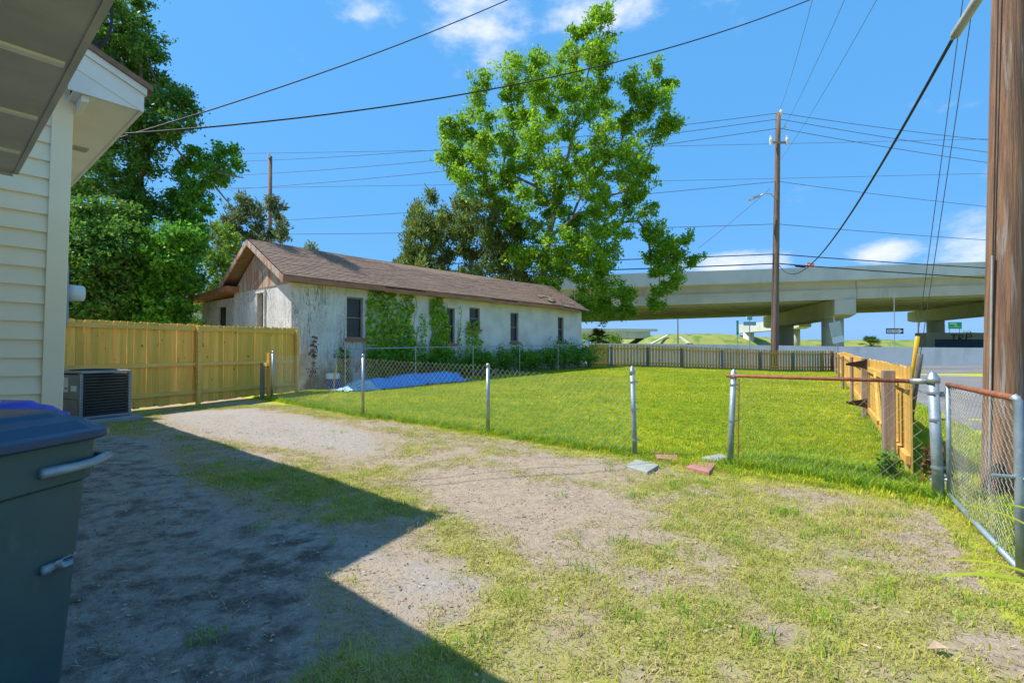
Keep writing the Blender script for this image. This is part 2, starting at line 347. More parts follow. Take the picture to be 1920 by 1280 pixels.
def np_mesh(name, V, F, m, parent=None, off=(0, 0, 0)):
    V = np.asarray(V, dtype=np.float32) - np.asarray(off, dtype=np.float32); F = np.asarray(F, dtype=np.int32); k = F.shape[1]
    me = bpy.data.meshes.new(name); me.vertices.add(len(V)); me.vertices.foreach_set('co', V.ravel())
    me.loops.add(F.size); me.loops.foreach_set('vertex_index', F.ravel()); me.polygons.add(len(F))
    me.polygons.foreach_set('loop_start', np.arange(0, F.size, k, dtype=np.int32)); me.polygons.foreach_set('loop_total', np.full(len(F), k, dtype=np.int32))
    me.materials.append(MATS[m]); me.update(calc_edges=True); me.validate()
    o = bpy.data.objects.new(name, me); COL.objects.link(o)
    if parent: o.parent = parent
    else: o.location = off
    return o
def tag(o, label=None, cat=None, group=None, kind=None):
    for k, v in (('label', label), ('category', cat), ('group', group), ('kind', kind)):
        if v: o[k] = v
    return o
def thing(name, loc, label, cat, group=None, rz=0, local=False):
    o = bpy.data.objects.new(name, None); COL.objects.link(o); o.location = loc; o.rotation_euler.z = rz; o.empty_display_size = .2
    if not local: ORG[o.name] = Vector(loc)
    return tag(o, label, cat, group)
def inst(src, name, parent, loc, rz=0, rx=0):
    o = bpy.data.objects.new(name, src); COL.objects.link(o); o.parent = parent; o.location = loc; o.rotation_euler = (rx, 0, rz); return o
def sstep(a, b, x):
    t = np.clip((x - a) / (b - a), 0, 1); return t * t * (3 - 2 * t)
_perm = RNG.random((256, 256))
def vnoise(x, y):
    xi = np.floor(x).astype(int); yi = np.floor(y).astype(int); fx = x - xi; fy = y - yi; fx = fx * fx * (3 - 2 * fx); fy = fy * fy * (3 - 2 * fy)
    g = lambda a, b: _perm[a % 256, b % 256]
    return (g(xi, yi) * (1 - fx) + g(xi + 1, yi) * fx) * (1 - fy) + (g(xi, yi + 1) * (1 - fx) + g(xi + 1, yi + 1) * fx) * fy
def fbm(x, y, o=4):
    t = 0; a = .5
    for i in range(o): t = t + a * vnoise(x * 2 ** i + 17 * i, y * 2 ** i + 9 * i); a *= .5
    return t / (1 - .5 ** o)
def gz(x, y):
    """lie of the land: the yard climbs a little towards its far left corner"""
    x = np.asarray(x, dtype=float); y = np.asarray(y, dtype=float)
    return .38 * sstep(12, 30, y) * sstep(20, 6, x)
def gzf(x, y): return float(gz(x, y))

# ---------------------------------------------------------------- ground
POLY = {
 'greysand': [(-7.0, 10.03), (-7.6, 11.59), (-6.11, 12.22), (-3.91, 10.42), (-1.94, 8.45), (-1.66, 6.93), (-2.13, 6.59), (-2.96, 7.11), (-4.23, 7.81), (-5.28, 8.45)],
 'brown': [(-1.0, 6.0), (-0.39, 6.28), (0.22, 5.4), (0.95, 5.09), (1.05, 4.57), (1.34, 3.91), (1.29, 3.55), (0.78, 3.41), (0.32, 3.46), (0.07, 3.59), (-0.13, 4.09), (-0.64, 4.42), (-0.9, 5.09)],
 'brown2': [(-0.42, 6.65), (0.36, 6.93), (1.16, 6.52), (1.26, 5.51), (0.69, 5.51), (0.12, 5.87)],
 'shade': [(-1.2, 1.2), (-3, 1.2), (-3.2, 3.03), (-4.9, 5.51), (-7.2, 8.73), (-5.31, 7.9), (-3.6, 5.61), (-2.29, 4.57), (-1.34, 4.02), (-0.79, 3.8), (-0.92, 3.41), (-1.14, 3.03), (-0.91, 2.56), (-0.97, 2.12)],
 'pale': [(-1.17, 3.5), (-0.75, 3.59), (-0.21, 3.33), (0.0, 3.03), (-0.29, 2.78), (-0.23, 2.47), (-0.53, 2.56), (-1.03, 3.1)],
 'band': [(-5.22, 7.95), (-4.11, 7.3), (-2.62, 6.28), (-1.26, 5.51), (-0.46, 4.42), (0.0, 3.41), (-0.21, 3.33), (-0.63, 3.8), (-1.22, 4.0), (-2.12, 4.62), (-2.86, 5.2), (-3.88, 6.3)],
 'green': [(-0.28, 2.72), (0.0, 3.1), (0.3, 2.9), (0.47, 2.67), (0.9, 1.2), (-0.9, 1.2), (-0.84, 2.4), (-0.51, 2.43)],
 'thin': [(0.57, 3.91), (2.25, 4.91), (3.78, 4.91), (3.2, 3.03), (3.4, 1.2), (0.53, 1.2), (0.32, 3.03)]}
def psd(x, y, poly):
    """signed distance, positive inside"""
    x = np.asarray(x); y = np.asarray(y); d = np.full(x.shape, 1e9); ins = np.zeros(x.shape, bool); k = len(poly)
    for i in range(k):
        ax, ay = poly[i]; bx, by = poly[(i + 1) % k]; ex, ey = bx - ax, by - ay
        t = np.clip(((x - ax) * ex + (y - ay) * ey) / (ex * ex + ey * ey), 0, 1)
        d = np.minimum(d, np.hypot(x - ax - t * ex, y - ay - t * ey))
        c = (ay > y) != (by > y); xc = ax + (y - ay) * ex / (ey if abs(ey) > 1e-9 else 1e-9); ins ^= c & (x < xc)
    return np.where(ins, d, -d)
LINE = lambda x, y: .67 * x + .742 * y - 6.1          # > 0 beyond the chain link fence
ROAD_DIR = Vector((.512, .859, 0)); ROAD_N = Vector((.859, -.512, 0))
def road_off(x, y): return (x - 8.1) * .859 + (y - 9.3) * -.512   # > 0 : on the side road
def cover(x, y):
    x = np.asarray(x, dtype=float); y = np.asarray(y, dtype=float)
    nb = fbm(x * .9 + 3, y * .9, 4) - .5; nf = fbm(x * 3.1, y * 3.1 + 7, 3) - .5
    wob = nb * 1.2 + nf * .5
    sd = LINE(x, y)
    g = sstep(-1.0, .1, sd + wob * .6)
    out = .50 + nb * 1.3 + nf * .9
    g = np.maximum(g, np.clip(out, 0, .72) * (sd < .3))
    def p(n, s=.25): return sstep(-s, s, psd(x, y, POLY[n]) + wob * .45)
    dirt = np.maximum.reduce([p('greysand'), p('brown'), p('brown2') * .75, p('shade'), p('pale')])
    g = g * (1 - dirt * .97)
    g = np.maximum(g, p('band', .35) * np.clip(.80 + nf * 1.1 + nb * .8, 0, 1))
    g = np.maximum(g, p('green', .3) * np.clip(.55 + nf * 1.3 + nb * .6, 0, 1))
    g = np.maximum(g, p('thin', .4) * np.clip(.66 + nf * 1.3 + nb * .9, 0, .88))
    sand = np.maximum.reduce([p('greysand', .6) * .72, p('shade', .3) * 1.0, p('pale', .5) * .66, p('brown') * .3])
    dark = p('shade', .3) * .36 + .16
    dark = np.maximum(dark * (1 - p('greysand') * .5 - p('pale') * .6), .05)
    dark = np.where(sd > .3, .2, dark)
    ro = road_off(x, y)
    g = np.where((ro > -1.35) & (sd > -4), np.maximum(g, .85), g)
    return np.clip(g, 0, 1), np.clip(sand, 0, 1), np.clip(dark, 0, 1)
xs = np.unique(np.concatenate([np.array([-3000, -1200, -500, -250, -120, -80, -60]), np.arange(-50, -10, 1.5), np.arange(-10, 7, .075), np.arange(7, 40, .8), np.array([44, 50, 60, 80, 120, 250, 500, 1200, 3000])]))
ys = np.unique(np.concatenate([np.array([-600, -200, -60, -20, -8, -3, 0, .7]), np.arange(1.2, 12.5, .075), np.arange(12.5, 48, .7), np.array([52, 58, 66, 80, 100, 130, 180, 300, 600, 1200, 4500])]))
GX, GY = np.meshgrid(xs, ys); GZ = gz(GX, GY)
near_ = (np.abs(GX) < 11) & (GY < 14) & (GY > 0)
GZ = GZ + np.where(near_, (fbm(GX * 1.3, GY * 1.3, 5) - .5) * .05, 0)
V = np.stack([GX.ravel(), GY.ravel(), GZ.ravel()], 1); nx = len(xs); ny = len(ys)
I = np.arange(nx * ny).reshape(ny, nx)
F = np.stack([I[:-1, :-1].ravel(), I[:-1, 1:].ravel(), I[1:, 1:].ravel(), I[1:, :-1].ravel()], 1)
ground = np_mesh('ground', V, F, 'ground_soil'); tag(ground, 'yard of patchy grass and bare sandy soil', kind='structure')
ground.data.polygons.foreach_set('use_smooth', [True] * len(F))
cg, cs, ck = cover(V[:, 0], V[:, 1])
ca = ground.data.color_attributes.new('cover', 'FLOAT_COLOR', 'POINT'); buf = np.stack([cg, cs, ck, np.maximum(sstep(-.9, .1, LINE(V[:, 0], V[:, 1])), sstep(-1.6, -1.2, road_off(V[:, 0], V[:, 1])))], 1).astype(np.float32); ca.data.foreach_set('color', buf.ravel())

# ---------------------------------------------------------------- roads
def sheet(name, pts, z, m, kind='structure', label=None):
    b = MB(); b.add([(x, y, z + gzf(x, y)) for x, y in pts], [tuple(range(len(pts)))]); o = b.build(name, m); return tag(o, label, kind=kind)
rl = lambda t, o: (8.1 + ROAD_DIR.x * t + ROAD_N.x * o, 9.3 + ROAD_DIR.y * t + ROAD_N.y * o)
b = MB()   # side road, in strips so that it follows the land
prev = None
for t in np.arange(-14, 26, 2):
    a_, c_ = rl(t, 0), rl(t, 5.3); row = [(a_[0], a_[1], gzf(*a_) + .006), (c_[0], c_[1], gzf(*c_) + .006)]
    if prev: b.add([prev[0], prev[1], row[1], row[0]], [(0, 1, 2, 3)])
    prev = row
tag(b.build('side_road', 'asphalt'), 'grey side road running past the yard', kind='structure')
b = MB(); prev = None
for x in np.arange(-30, 90, 3.0):
    y0 = 32.0 + .257 * (x - 4.5) if x < 24 else 30.2 + .05 * (x - 24)
    if 19 < x < 24.5: y0 = min(y0, 31.2)
    row = [(x, y0, gzf(x, y0) + .012), (x, 45.2, gzf(x, 45.2) + .012)]
    if prev: b.add([prev[0], row[0], row[1], prev[1]], [(0, 1, 2, 3)])
    prev = row
tag(b.build('cross_street', 'asphalt'), 'grey street along the concrete barrier', kind='structure')
tag(MB().add([(21.6, 28.4, .016), (25.8, 28.9, .016), (25.8, 29.15, .016), (21.6, 28.65, .016)], [(0, 1, 2, 3)]).build('stop_line', 'line_white'), 'white painted stop line', kind='structure')

# ---------------------------------------------------------------- lot frame: u runs along the shack, v to its left
ANG = math.atan2(.752, .659)
U = Vector((math.cos(ANG), math.sin(ANG), 0)); VV = Vector((-math.sin(ANG), math.cos(ANG), 0))

def wall_grid(b, length, z0, z1, holes, thick, x0=0.0, y=0.0):
    """wall in the local x-z plane facing -y with rectangular openings and reveals"""
    X = sorted({x0, length, *[h[0] for h in holes], *[h[1] for h in holes]}); Z = sorted({z0, z1, *[h[2] for h in holes], *[h[3] for h in holes]})
    for i in range(len(X) - 1):
        for j in range(len(Z) - 1):
            cx, cz = (X[i] + X[i + 1]) / 2, (Z[j] + Z[j + 1]) / 2
            if any(h[0] < cx < h[1] and h[2] < cz < h[3] for h in holes): continue
            b.add([(X[i], y, Z[j]), (X[i + 1], y, Z[j]), (X[i + 1], y, Z[j + 1]), (X[i], y, Z[j + 1])], [(0, 1, 2, 3)])
    for a, c, d, e in holes:
        b.add([(a, y, d), (a, y + thick, d), (a, y + thick, e), (a, y, e)], [(0, 1, 2, 3)])
        b.add([(c, y, d), (c, y, e), (c, y + thick, e), (c, y + thick, d)], [(0, 1, 2, 3)])
        b.add([(a, y, d), (c, y, d), (c, y + thick, d), (a, y + thick, d)], [(0, 1, 2, 3)])
        b.add([(a, y, e), (a, y + thick, e), (c, y + thick, e), (c, y, e)], [(0, 1, 2, 3)])
    return b
# ---------------------------------------------------------------- overpass
def zt(x): return 8.95 + .033 * (x - 19.8)         # top of the parapet
ov = thing('highway_overpass', (30, 62, 0), 'long concrete highway overpass on girders behind the picket fence', 'overpass')
X0, X1 = -45, 95
def beam(name, y0, y1, zlo, zhi, m, x0=X0, x1=X1):
    b = MB(); xs_ = np.linspace(x0, x1, 15)
    for a, c in zip(xs_[:-1], xs_[1:]):
        za, zc = zt(a), zt(c)
        b.hexa([(a, y0, za + zlo), (c, y0, zc + zlo), (c, y1, zc + zlo), (a, y1, za + zlo), (a, y0, za + zhi), (c, y0, zc + zhi), (c, y1, zc + zhi), (a, y1, za + zhi)])
    return b.build(name, m, ov)
beam('parapet', 48.55, 48.95, -1.0, 0, 'concrete_rail'); beam('parapet', 78.6, 79, -1.0, 0, 'concrete_rail')
beam('deck', 48.5, 79.05, -1.28, -1.005, 'concrete_rail')
for k in range(8):
    y = 50.2 + k * 3.9
    b = MB(); xs_ = [X0, 6.0, 33.6, 54.8, 76, X1]
    for a, c in zip(xs_[:-1], xs_[1:]):
        a += .03; c -= .03; za, zc = zt(a), zt(c)
        for w2, lo, hi in ((.3, -2.05, -1.285), (.42, -3.02, -2.052)):
            b.hexa([(a, y - w2, za + lo), (c, y - w2, zc + lo), (c, y + w2, zc + lo), (a, y + w2, za + lo), (a, y - w2, za + hi), (c, y - w2, zc + hi), (c, y + w2, zc + hi), (a, y + w2, za + hi)])
    b.build('girder', 'concrete', ov)
def pier(parent, xa, ya, xb, yb, z1, z0, cols, wid=1.9, rad=1.0):
    """cap beam from (xa,ya) to (xb,yb) with round columns"""
    b = MB(); a = Vector((xa, ya, 0)); c = Vector((xb, yb, 0)); d = (c - a).normalized(); nrm = Vector((d.y, -d.x, 0)) * wid / 2
    zz = lambda p: Vector((0, 0, p))
    rings = []
    for q, lo in ((a, z0 + .25), (a + d * 1.6, z0), (c - d * 1.6, z0), (c, z0 + .25)):
        rings.append([q - nrm + zz(lo), q + nrm + zz(lo), q + nrm + zz(z1), q - nrm + zz(z1)])
    b.rings(rings); b.build('pier_cap', 'concrete', parent, bevel=.06)
    for t in cols:
        q = a + (c - a) * t
        MB().tube([q + zz(-.2), q + zz(z0 + .1)], rad, 20).build('column', 'concrete', parent, smooth=True)
zc = zt(33) - 3.03
pier(ov, 32.4, 49.7, 38.6, 76.5, zc, zc - 1.75, (.12, .72))
zc2 = zt(54) - 3.03
pier(ov, 53.6, 49.7, 60.2, 76.5, zc2, zc2 - 1.6, (.30, .8))
bp = thing('bridge_pier', (50, 95, 0), 'grey hammer cap bridge pier standing beyond the overpass', 'bridge pier')
pier(bp, 47.4, 106, 47.0, 82, 6.55, 4.85, (.15, .85), 2.0, 1.0)
cw = thing('crash_wall', (62, 66, 0), 'concrete crash wall with blue painted base and black scrawl', 'wall')
b = MB().hexa([(52.6, 65, -.2), (72, 65, -.2), (72, 66.8, -.2), (52.6, 66.8, -.2), (52.6, 65, 3.6), (72, 65, 3.6), (72, 66.8, 3.6), (52.6, 66.8, 3.6)]); b.build('wall_block', 'concrete', cw)
MB().hexa([(53.7, 64.985, -.1), (71.99, 64.985, -.1), (71.99, 64.999, -.1), (53.7, 64.999, -.1), (53.7, 64.985, 2.75), (71.99, 64.985, 2.75), (71.99, 64.999, 2.75), (53.7, 64.999, 2.75)]).build('blue_paint', 'paint_blue', cw)
b = MB()
for st in ([(0, 1), (.7, 1)], [(.35, 1), (.3, 0)], [(.95, 0), (1.0, 1), (1.5, .95), (1.5, .6), (1.0, .5), (1.6, 0)], [(1.9, -.1), (2.0, 1), (2.6, 1.05), (2.7, .7), (2.0, .5)]):
    b.tube([(55.8 + x * .95, 64.97, 2.6 + z * .75) for x, z in st], .06, 5)
b.build('scrawl', 'graffiti', cw)

# barrier wall beyond the street
b = MB(); xs_ = np.arange(-20, 95, 4.0)
bwall = thing('barrier_wall', (35, 45.4, 0), 'long pale concrete barrier wall along the street', 'wall')
for a in xs_:
    c = a + 3.99; h = lambda x: 1.6 + .4 * float(sstep(44, 4, np.array(x)))
    ha, hc = h(a), h(c)
    MB().hexa([(a, 45.2, -.2), (c, 45.2, -.2), (c, 45.75, -.2), (a, 45.75, -.2), (a, 45.35, ha), (c, 45.35, hc), (c, 45.6, hc), (a, 45.6, ha)]).build('wall_panel', 'barrier', bwall)

# embankment and ramp far behind
xs_ = np.linspace(15, 190, 90); pr = [(-2, 92), (0, 95), (.8, 102), (1, 106), (1, 150)]
def hz(x): return (5.0 - 1.3 * sstep(40, 62, x)) * sstep(20.5, 32, x)
V = []; 
for x in xs_:
    for q, y in pr:
        q = max(q, 0); V.append((x, y, -.3 + q * float(hz(x)) + (0.25 * random.random() if q > .3 else 0)))
n_ = len(pr); F = [(i * n_ + j, (i + 1) * n_ + j, (i + 1) * n_ + j + 1, i * n_ + j + 1) for i in range(len(xs_) - 1) for j in range(n_ - 1)]
em = np_mesh('embankment', V, F, 'hill_grass'); tag(em, 'grassy highway embankment', kind='structure')
rb = thing('ramp_bridge', (22, 112, 0), 'low concrete ramp bridge running into the embankment', 'bridge')
MB().hexa([(6, 111, 3.7), (30, 111, 4.0), (30, 120, 4.0), (6, 120, 3.7), (6, 111, 5.2), (30, 111, 5.4), (30, 120, 5.4), (6, 120, 5.2)]).build('deck', 'concrete', rb)
MB().hexa([(6, 110.7, 5.21), (31.5, 110.7, 5.41), (31.5, 111.1, 5.41), (6, 111.1, 5.21), (6, 110.7, 6.2), (31.5, 110.7, 5.95), (31.5, 111.1, 5.95), (6, 111.1, 6.2)]).build('parapet', 'concrete_rail', rb)
for x in (14, 22.6): MB().box((x, 115.5, 1.8), (1.4, 7, 3.9)).build('pier', 'concrete', rb)
b = MB(); b.span((20.8, 93.6, .05), (31.3, 103, 4.35), .5, .2); tag(b.build('slope_paving', 'concrete', off=(26, 97, 0)), 'narrow concrete strip edging the embankment end', 'paving', 'concrete strips on the embankment')
b = MB(); b.span((36.2, 94.2, .05), (33.6, 102.5, 4.0), .5, .3); tag(b.build('slope_paving', 'concrete', off=(35, 97, 0)), 'short concrete strip running up the embankment face', 'paving', 'concrete strips on the embankment')

# ---------------------------------------------------------------- shack
sh = thing('white_shack', (-7.2, 16.7, 0), 'long weathered white shack with brown shingle roof and vines', 'house', rz=ANG, local=True)
SL, SW, SE = 17.0, 4.77, 3.66
WIN = [(2.0, 2.67, 1.82, 3.30), (6.70, 7.18, 1.68, 3.20), (8.05, 8.72, 2.34, 3.30), (10.81, 11.41, 1.80, 3.22), (14.7, 15.24, 1.85, 3.2)]
b = wall_grid(MB(), SL, -.2, SE + .12, WIN, .16); b.build('long_wall', 'shack_paint', sh)
b = wall_grid(MB(), SW, -.2, SE - .06, [(2.01, 2.54, 1.0, 3.42)], .16); b.v = [(y, x, z) for x, y, z in b.v]; b.v = [(x + .002, y, z) for x, y, z in b.v]; b.build('end_wall', 'shack_paint', sh)
MB().add([(0, SW, -.2), (SL, SW, -.2), (SL, SW, 3.7), (0, SW, 3.7)], [(0, 1, 2, 3)]).build('rear_wall', 'shack_paint', sh)
MB().add([(SL, 0, -.2), (SL, SW, -.2), (SL, SW, 3.7), (SL, SW / 2, 5.15), (SL, 0, 3.7)], [(0, 1, 2, 3, 4)]).build('end_wall', 'shack_paint', sh)
MB().add([(.02, -.02, SE - .06), (.02, SW + .02, SE - .06), (.02, SW / 2, 5.12), (-.03, -.02, SE - .06), (-.03, SW + .02, SE - .06), (-.03, SW / 2, 5.12)], [(0, 1, 2), (3, 5, 4), (0, 2, 5, 3), (1, 4, 5, 2), (0, 3, 4, 1)]).build('gable', 'gable_board', sh)
b = MB()
for k in range(7): b.box((-.05, SW / 2, 4.25 + k * .06), (.04, .26, .035), mtx=Matrix.Rotation(.5, 3, 'Y'))
b.box((-.045, SW / 2 - .15, 4.43), (.05, .04, .48)).box((-.045, SW / 2 + .15, 4.43), (.05, .04, .48)).build('vent', 'gable_board', sh)
for a, c, d, e in WIN:
    fr = MB(); t = .05; y = .10
    fr.box(((a + c) / 2, y, e - t / 2), (c - a, .06, t)); fr.box(((a + c) / 2, y, d + t / 2), (c - a, .06, t)); fr.box((a + t / 2, y, (d + e) / 2), (t, .058, e - d)); fr.box((c - t / 2, y, (d + e) / 2), (t, .058, e - d)); fr.box(((a + c) / 2, y, (d + e) / 2), (c - a - .1, .05, .035))
    wo = fr.build('window', 'grey_wood', sh)
    MB().add([(a, .135, d), (c, .135, d), (c, .135, e), (a, .135, e)], [(0, 1, 2, 3)]).build('pane', 'dark_glass', wo)
    MB().box(((a + c) / 2, -.04, d - .055), (c - a + .12, .12, .11)).build('sill', 'red_brown', wo)
dr = MB(); dr.box((-.02, 1.97, 2.2), (.07, .08, 2.5)).box((-.02, 2.58, 2.2), (.07, .08, 2.5)).box((-.022, 2.275, 3.47), (.09, .75, .09)); do = dr.build('door_frame', 'frame_white', sh)
MB().add([(.13, 2.01, 1.0), (.13, 2.54, 1.0), (.13, 2.54, 3.42), (.13, 2.01, 3.42)], [(0, 1, 2, 3)]).build('door_pane', 'dark_glass', do)
# roof: shingle courses, sagging and uneven
def roof_side(y_e, y_r, nm):
    b = MB(); nxr = 36; nc = 22; xe = np.linspace(-.45, SL + .3, nxr)
    def P(x, t, lift):
        y = y_e + (y_r - y_e) * t; z = 3.78 + (5.3 - 3.78) * t
        z += -.10 * math.sin(math.pi * min(max(x / SL, 0), 1)) * (t * .9 + .1) + .05 * (float(fbm(np.array(x * .9), np.array(t * 3 + y_e))) - .5)
        if x > 14.2: z -= .06 * (x - 14.2) * (1 - t) * .7
        return (x, y, z + lift)
    for k in range(nc):
        t0, t1 = k / nc, (k + 1) / nc + .006
        for i in range(nxr - 1):
            x0, x1 = xe[i], xe[i + 1]; l0 = .016 + .012 * random.random()
            p = [P(x0, t0, l0), P(x1, t0, l0), P(x1, t1, 0.002), P(x0, t1, 0.002), P(x0, t0, -.03), P(x1, t0, -.03)]
            b.add(p, [(0, 1, 2, 3), (4, 5, 1, 0)])
    # underside
    b.add([P(-.45, 0, -.05), P(SL + .3, 0, -.05), P(SL + .3, 1, -.05), P(-.45, 1, -.05)], [(3, 2, 1, 0)])
    return b.build(nm, 'brown_shingle', sh)
roof_side(-.38, SW / 2, 'roof'); roof_side(SW + .38, SW / 2, 'roof')
b = MB(); prev = None
def ez(x): return -.10 * math.sin(math.pi * min(max(x / SL, 0), 1)) * .1 - (.042 * (x - 14.2) if x > 14.2 else 0)
for i in range(9):
    x0 = -.45 + i * 1.9; x1 = min(x0 + 1.895, 16.2)
    if x0 >= 16.2: break
    z0, z1 = 3.75 + ez(x0) - .02 * ((i * 7) % 3), 3.75 + ez(x1) - .02 * ((i * 5 + 1) % 3)
    b.hexa([(x0, -.40, z0 - .16), (x1, -.40, z1 - .16), (x1, -.365, z1 - .16), (x0, -.365, z0 - .16), (x0, -.40, z0), (x1, -.40, z1), (x1, -.365, z1), (x0, -.365, z0)])
b.build('fascia', 'red_brown', sh)
MB().add([(-.4, -.36, 3.57), (SL, -.36, 3.57), (SL, .0, 3.60), (-.4, .0, 3.60)], [(0, 1, 2, 3)]).build('eave_soffit', 'gable_board', sh)
for ys_, ye_ in ((-.42, SW / 2), (SW + .42, SW / 2)):
    b = MB(); b.hexa([(-.50, ys_, 3.52), (-.46, ys_, 3.52), (-.46, ye_, 5.08), (-.50, ye_, 5.08), (-.50, ys_, 3.74), (-.46, ys_, 3.74), (-.46, ye_, 5.27), (-.50, ye_, 5.27)])
    b.build('rake_board', 'gable_board', sh)
b = MB()
for k in range(9):
    x = 13.6 + random.random() * 3.4; t = random.uniform(.02, .35); y = -.38 + (SW / 2 + .38) * t; z = 3.80 + 1.5 * t + random.uniform(.02, .07) - (.042 * (x - 14.2) if x > 14.2 else 0)
    MB().box((x, y, z), (random.uniform(.3, .8), random.uniform(.2, .4), .012), mtx=Matrix.Rotation(R(27) + random.uniform(-.12, .2), 3, 'X') @ Matrix.Rotation(random.uniform(-.3, .3), 3, 'Z')).build('loose_shingle', 'brown_shingle', sh)
# lean-to
b = wall_grid(MB(), 8.46, -.2, 3.45, [(5.7, 6.62, 1.3, 3.2)], .14, x0=4.77); b.v = [(y + .06, x, z) for x, y, z in b.v]; b.build('lean_to_wall', 'shack_paint', sh)
MB().add([(.06, 8.46, -.2), (5, 8.46, -.2), (5, 8.46, 3.45), (.06, 8.46, 3.45)], [(0, 1, 2, 3)]).build('lean_to_wall', 'shack_paint', sh)
MB().hexa([(-.5, 4.2, 3.62), (5, 4.2, 3.62), (5, 9.0, 3.46), (-.5, 9.0, 3.46), (-.5, 4.2, 3.80), (5, 4.2, 3.80), (5, 9.0, 3.64), (-.5, 9.0, 3.64)]).build('lean_to_roof', 'red_brown', sh)
lw = MB().box((.1, 5.73, 2.25), (.06, .06, 1.9)).box((.1, 6.59, 2.25), (.06, .06, 1.9)).box((.1, 6.16, 3.17), (.062, .92, .06)).build('window', 'frame_white', sh)
MB().add([(.17, 5.7, 1.3), (.17, 6.62, 1.3), (.17, 6.62, 3.2), (.17, 5.7, 3.2)], [(0, 1, 2, 3)]).build('pane', 'dark_glass', lw)

# ---------------------------------------------------------------- house
P0 = Vector((-3.85, 4.334, 0))
ho = thing('sided_house', tuple(P0), 'house with cream clapboard siding and white boxed eaves', 'house', rz=ANG, local=True)
ho.rotation_euler = (Matrix.Rotation(R(1.3), 3, 'Y') @ Matrix.Rotation(ANG, 3, 'Z')).to_euler()   # the old house leans a little
MB().box((-3.52, 5.02, 1.7), (6.96, 9.96, 3.8)).build('wall', 'siding', ho)
z = .3; k = 0
while z < 3.46:
    e = .148
    MB().add([(-5.2, -.012, z + e + .01), (-.11, -.012, z + e + .01), (-.11, -.036, z), (-5.2, -.036, z), (-5.2, .02, z), (-.11, .02, z), (-.11, .02, z + e + .01), (-5.2, .02, z + e + .01)],
             [(0, 3, 2, 1), (3, 4, 5, 2), (1, 2, 5, 6), (0, 7, 4, 3)]).build('clapboard', 'siding', ho)
    z += e; k += 1
MB().box((-.05, -.026, 1.9), (.135, .05, 3.3)).box((.0005, .055, 1.9), (.05, .11, 3.3)).build('corner_board', 'siding', ho, bevel=.004)
MB().box((-3.5, -.01, .1), (6.9, .06, .42)).build('foundation', 'pad_concrete', ho)
MB().add([(-7.2, 0.01, 3.4), (.0, 0.01, 3.4), (0, .01, 3.66), (-3.5, .01, 5.1), (-7.0, .01, 3.66)], [(0, 1, 2, 3, 4)]).build('gable_panel', 'siding', ho)
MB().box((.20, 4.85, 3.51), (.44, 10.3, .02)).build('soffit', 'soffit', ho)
b = MB()
for k in range(5): b.box((.2, 1.2 + k * .028, 3.493), (.2, .012, .012))
b.box((.2, 1.256, 3.497), (.24, .17, .004)).build('soffit_vent', 'porch_soffit', ho)
MB().box((.432, 4.83, 3.60), (.024, 10.34, .22)).build('fascia', 'white_trim', ho)
sl_ = .408
def rake(a0, a1, zb, zt_, y0, y1, nm, m):
    f = lambda a: sl_ * (.44 - a)
    return MB().hexa([(a1, y0, zb + f(a1)), (a0, y0, zb + f(a0)), (a0, y1, zb + f(a0)), (a1, y1, zb + f(a1)), (a1, y0, zt_ + f(a1)), (a0, y0, zt_ + f(a0)), (a0, y1, zt_ + f(a0)), (a1, y1, zt_ + f(a1))]).build(nm, m, ho)
rake(.445, -3.5, 3.49, 3.64, -.345, -.322, 'rake_board', 'white_trim')
rake(.46, -3.5, 3.642, 3.70, -.365, -.322, 'rake_moulding', 'white_trim')
rake(.40, -3.5, 3.60, 3.62, -.32, .0, 'rake_soffit', 'soffit')
MB().hexa([(.44, -.338, 3.495), (-.06, -.338, 3.495), (-.06, -.326, 3.495), (.44, -.326, 3.495), (.44, -.338, 3.50), (-.06, -.338, 3.70), (-.06, -.326, 3.70), (.44, -.326, 3.50)]).build('return_panel', 'white_trim', ho)
rake(.50, -3.5, 3.703, 3.75, -.385, 9.99, 'roof', 'brown_shingle')
MB().hexa([(-3.5, -.385, 5.31), (-7.5, -.385, 3.70), (-7.5, 9.99, 3.70), (-3.5, 9.99, 5.31), (-3.5, -.385, 5.36), (-7.5, -.385, 3.75), (-7.5, 9.99, 3.75), (-3.5, 9.99, 5.36)]).build('roof', 'brown_shingle', ho)
MB().hexa([(.03, -.30, 3.44), (.08, -.30, 3.45), (.08, -.03, 3.42), (.03, -.03, 3.40), (.03, -.30, 3.498), (.08, -.30, 3.498), (.08, -.03, 3.498), (.03, -.03, 3.498)]).build('eave_bracket', 'white_trim', ho)
# porch roof of the near wing
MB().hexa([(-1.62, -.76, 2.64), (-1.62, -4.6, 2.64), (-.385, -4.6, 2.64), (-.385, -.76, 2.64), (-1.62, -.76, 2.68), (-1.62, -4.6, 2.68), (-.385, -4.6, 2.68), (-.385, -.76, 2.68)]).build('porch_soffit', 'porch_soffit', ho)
for yb in (-1.35, -2.1, -2.9, -3.7): MB().box((-1.0, yb, 2.634), (1.2, .045, .011)).build('soffit_batten', 'white_trim', ho)
MB().box((-.372, -2.68, 2.70), (.025, 3.86, .13)).build('porch_fascia', 'porch_soffit', ho)
MB().hexa([(-.33, -.72, 2.77), (-2.6, -.72, 3.35), (-2.6, -4.65, 3.35), (-.33, -4.65, 2.77), (-.33, -.72, 2.81), (-2.6, -.72, 3.39), (-2.6, -4.65, 3.39), (-.33, -4.65, 2.81)]).build('porch_roof', 'brown_shingle', ho)
MB().box((-.385 - .62, -.745, 2.72), (1.24, .03, .2)).build('porch_end_board', 'porch_soffit', ho)
MB().box((-2.6, -2.4, 1.45), (2.0, 4.4, 2.9)).build('wing_wall', 'siding', ho)
